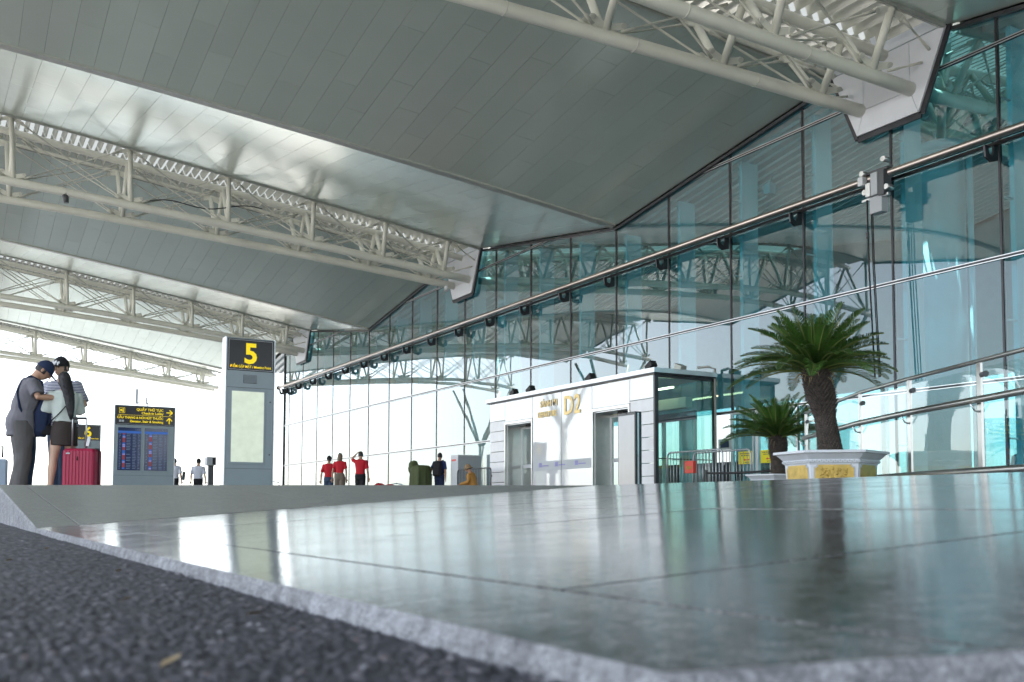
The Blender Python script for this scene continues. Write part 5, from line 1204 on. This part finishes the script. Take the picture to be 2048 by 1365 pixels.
# man in grey
g1, gi = person((-13.72, 0.81, 0), yaw_to(r0 * .90 + f0 * .42), 1.73, 'man in grey T-shirt and navy cap with a dark backpack on his chest', G1, lean=.24, headp=.45, arms={'R': ((.155, .105, .690), (.100, .270, .700)), 'L': ((-.15, .10, .66), (-.06, .24, .66))}, top=('shirt_grey', .80, .42, .26), bottom=('trousers', 'trouser_grey', .45), hair='short', cap=('navy', .75, False), vox=.008, face=True, build=1.04, legs={'L': ((-.052, 0, .51), (-.062, .015, .285), (-.075, -.02, .045)), 'R': ((.052, 0, .51), (.060, .02, .285), (.070, .0, .045))})
def pack(root, info, front, mat, w=.155, h=.30, d=.085, z=.66, strap=True):
    H = info['H']; S = info['S']; b = info['bend']; sg = 1 if front else -1
    m = MB()
    for u, kw, kd in ((-.5, .80, .7), (-.42, 1, 1), (0, 1.02, 1.05), (.35, .95, .9), (.47, .75, .6), (.5, .4, .3)):
        c = b((0, sg * (.075 + d * .5), z + u * h)); ring = []
        for k in range(20):
            t = 2 * math.pi * k / 20; ca, sa = math.cos(t), math.sin(t); q = 1 / (abs(ca) ** 4 + abs(sa) ** 4) ** .25
            ring.append(S(c + Vector((ca * q * w * .5 * kw, sa * q * d * .5 * kd, 0))))
        m.rings([ring]) if False else None
        pack_r.append(ring)
    m.rings(list(pack_r)); pack_r.clear()
    o = link('backpack', remesh(m, .012, 2, (12, .006)), None); o.data.materials.append(MAT[mat]); o.matrix_world = Matrix.Translation(root.location) @ Matrix.Rotation(root.rotation_euler.z, 4, 'Z')
    ps = []
    for s in (-1, 1):
        pts = [b((s * .05, sg * .075, z + h * .42)), b((s * .062, sg * .052, .825)), b((s * .070, -sg * .02, .842)), b((s * .075, -sg * .060, .80)), b((s * .09, -sg * .066, .72)), b((s * .104, -sg * .02, .62)), b((s * .07, sg * .07, z - h * .38))]
        MB().tube([S(p) for p in pts], [.017 * H] * 7, 8, ry=[.006 * H] * 7, upv=(1, 0, 0)).build('strap', MAT[mat], o)
    po = MB()
    c = b((0, sg * (.075 + d * 1.02), z - .12 * h)); MB().bevel_box(-w * .36 * H, w * .36 * H, -.015 * H, .015 * H, -.09 * H, .07 * H, b=.01, m=Matrix.Translation(S(c))).build('pocket', MAT[mat], o)
    return o
pack_r = []
p1 = pack(g1, gi, True, 'navy', .17, .36, .10, .60); tag(p1, 'navy backpack worn on the chest of the man in grey', 'backpack')
# woman in white blouse
w1, wi = person((-13.53, 1.28, 0), yaw_to(left * .62 + f0 * .78), 1.55, 'woman with long dark hair in pale blouse and short brown skirt', G1, lean=.04, headp=.05, arms={'L': ((-.13, .06, .66), (-.07, .17, .72)), 'R': ((.13, .05, .66), (.07, .15, .70))}, top=('blouse', .95, .585, .22), bottom=('skirt', 'brown', .395), hair='long', vox=.008, skin='skin2', girl=True, face=True, legs={'L': ((-.050, 0, .51), (-.075, .0, .285), (-.098, -.008, .045)), 'R': ((.050, 0, .51), (.050, .012, .285), (.048, -.008, .045))})
S_, b_ = wi['S'], wi['bend']
st = [b_((.085, -.02, .825)), b_((.05, -.070, .80)), b_((-.0, -.078, .72)), b_((-.055, -.075, .65)), b_((-.105, -.035, .59)), b_((-.11, .03, .55))]
o = MB().tube([S_(p) for p in st], [.012] * 6, 6, ry=[.004] * 6, upv=(1, 0, 0)).build('shoulder_bag', MAT['blackcloth']); o.matrix_world = Matrix.Translation(w1.location) @ Matrix.Rotation(w1.rotation_euler.z, 4, 'Z'); tag(o, 'small black bag on a strap across the woman\'s back', 'bag')
MB().bevel_box(-.07, .07, -.03, .03, -.06, .06, b=.015, m=Matrix.Translation(S_(b_((-.115, .06, .52))))).build('bag_body', MAT['blackcloth'], o)
# tall man facing the camera
t1, ti = person((-14.10, 1.30, 0), yaw_to(back * .96 + left * .10), 1.78, 'tall man in striped shirt and black cap facing the camera', G1, lean=.0, headp=.06, heady=-.15, arms={'L': ((-.185, .02, .655), (-.085, .115, .60)), 'R': ((.16, .02, .655), (.08, .12, .62))}, top=('stripe', .85, .50, .22), bottom=('trousers', 'jeans', .1), hair='short', cap=('blackcloth', .35, True), vox=.008, face=True, skin='skin2', legs={'L': ((-.045, 0, .51), (-.034, .012, .285), (-.030, -.008, .045)), 'R': ((.045, 0, .51), (.034, .012, .285), (.030, -.008, .045))})
h1, hi_ = person((-14.62, .92, 0), yaw_to(r0), 1.60, 'person in dark shirt almost hidden behind the man in grey', G1, lean=.05, arms={'R': ((.145, -.03, .63), (.140, -.02, .50)), 'L': ((-.14, -.03, .63), (-.135, -.02, .50))}, top=('navy', .7, .50, .1), bottom=('trousers', 'jeans', .1), hair='short', vox=.013)
bg_ = empty('shopping_bag', (-14.25, .62, 0), label='pale blue upright bag at the left heel of the man in grey', cat='bag'); MB().bevel_box(-.10, .10, -.06, .08, 0, .46, b=.03).build('shell', MAT['lblue'], bg_); MB().tube([(0, -.10, .48), (0, -.10, .62), (0, .02, .62), (0, .02, .48)], .012, 6).build('handle', MAT['blackrub'], bg_)
# guards in white shirts, seen from behind
walk = {'L': ((-.050, 0, .51), (-.055, .035, .285), (-.055, .03, .045)), 'R': ((.050, 0, .51), (.052, -.005, .285), (.055, -.09, .055))}
G2 = 'guards walking away'
for (x, y, lab, capm, kw) in ((-38.85, 7.50, 'bare-headed guard in white shirt with a dark folder, left of the pair', None, {}), (-38.75, 8.36, 'guard in white shirt and dark beret, right of the pair', ('blackcloth', 0, False), {})):
    p, i_ = person((x, y, 0), yaw_to(f0 * .97 + left * .1), 1.68, lab, G2, arms={'L': ((-.150, -.03, .635), (-.160, .02, .495)), 'R': ((.150, -.03, .635), (.158, .02, .495))}, legs=walk, top=('whitecloth', .85, .55, .14), bottom=('trousers', 'blackcloth', .08), hair='short', cap=capm, vox=.016, build=1.08)
fo = MB().bevel_box(-.02, .02, -.13, .13, -.16, .16, b=.006).build('folder', MAT['dgrey'], None, (-38.72, 7.82, 1.02), (0, R(6), yaw_to(f0))); tag(fo, 'dark flat folder under the arm of the bare-headed guard', 'folder')
# three in red shirts
G3 = 'travellers in red shirts'
person((-33.4, 11.64, 0), yaw_to(f0), 1.64, 'man in red shirt and dark cap, leftmost of the three', G3, arms={'L': ((-.15, -.03, .63), (-.165, .0, .49)), 'R': ((.14, -.02, .63), (.13, .03, .49))}, legs=walk, top=('redcloth', .85, .555, .12), bottom=('trousers', 'jeans', .1), hair='short', cap=('blackcloth', 0, False), vox=.015)
person((-31.9, 11.5, 0), yaw_to(f0), 1.68, 'woman in red shirt with straight light brown hair', G3, arms={'L': ((-.14, -.03, .63), (-.150, .0, .49)), 'R': ((.13, -.02, .63), (.125, .03, .49))}, legs=walk, top=('redcloth', .7, .60, .06), bottom=('trousers', 'khaki', .22), hair='bob', hairm='hair2', vox=.015, girl=True)
person((-31.26, 11.98, 0), yaw_to(f0 * .98 + r0 * .05), 1.72, 'man in red shirt holding one hand to his head', G3, arms={'L': ((-.175, .0, .84), (-.085, .02, .945)), 'R': ((.145, -.03, .63), (.160, .0, .49))}, legs=walk, top=('redcloth', .8, .555, .08), bottom=('trousers', 'blackcloth', .04), hair='short', vox=.015, build=1.05)
bp1, bi = person((-29.95, 14.25, 0), yaw_to(f0 * .9 + r0 * .3), 1.68, 'man in navy shirt carrying a black backpack past the green cover', None, arms={'L': ((-.165, -.02, .66), (-.215, .03, .55)), 'R': ((.145, -.05, .63), (.16, -.07, .49))}, legs=walk, top=('navy2', .8, .53, .14), bottom=('trousers', 'navy', .1), hair='short', vox=.014)
p2 = pack(bp1, bi, False, 'blackcloth', .175, .30, .10, .68); tag(p2, 'black backpack on the back of the man in navy', 'backpack')
# seated person in ochre with sun hat and mask
stl = empty('folding_stool', (-25.75, 13.35, 0), label='low stool under the person in ochre', cat='stool'); MB().bevel_box(-.18, .18, -.18, .18, .30, .34, b=.01).build('seat', MAT['dgrey'], stl)
for x in (-.15, .15):
    for y in (-.15, .15): MB().tube([(x, y, 0), (x * .8, y * .8, .30)], .014, 8).build('leg', MAT['dgrey'], stl)
sit = {'L': ((-.050, .0, .235), (-.075, .235, .255), (-.075, .23, .045)), 'R': ((.050, .0, .235), (.075, .235, .255), (.075, .23, .045))}
def seated(loc, yaw, H, label):
    # same figure lowered so that the hips rest on the stool
    drop = .28
    up_ = {'L': ((-.050, .0, .51), (-.075, .235, .255 + drop), (-.075, .23, .045 + drop)), 'R': ((.050, .0, .51), (.075, .235, .255 + drop), (.075, .23, .045 + drop))}
    r, i = person((loc[0], loc[1], loc[2] - drop * H), yaw, H, label, None, lean=.22, headp=.15, arms={'L': ((-.14, .06, .66), (-.10, .22, .62)), 'R': ((.14, .06, .66), (.10, .22, .62))}, legs=up_, top=('orange', 1.6, .46, .18), bottom=('trousers', 'navy', .1), hair='short', cap=('tan', 'brim', False), vox=.013)
    for c in r.children: c.location.z += 0
    m = MB().ell(i['head_pt'](0, .98, -.45), .022 * H, .010 * H, .018 * H); m.build('face_mask', MAT['whitecloth'], r)
    return r
seated((-25.75, 13.35, 0), yaw_to(left * .95 + f0 * .3), 1.58, 'seated person in ochre shirt, sun hat and white mask by the dark barrier')
# figure added inside the hall for a silhouette reflected in the right-hand glass
person((-16.9, 25.6, 0), yaw_to(back), 1.64, 'figure in pale shirt and round hat added behind the balustrade for a reflected silhouette', None, top=('whitecloth', 1.6, .50, .14), bottom=('trousers', 'dgrey', .1), hair='short', cap=('tan', 'brim', False), vox=.016)
bpy.data.objects.remove(TMP_OB['o']); bpy.data.scenes.remove(TMP)
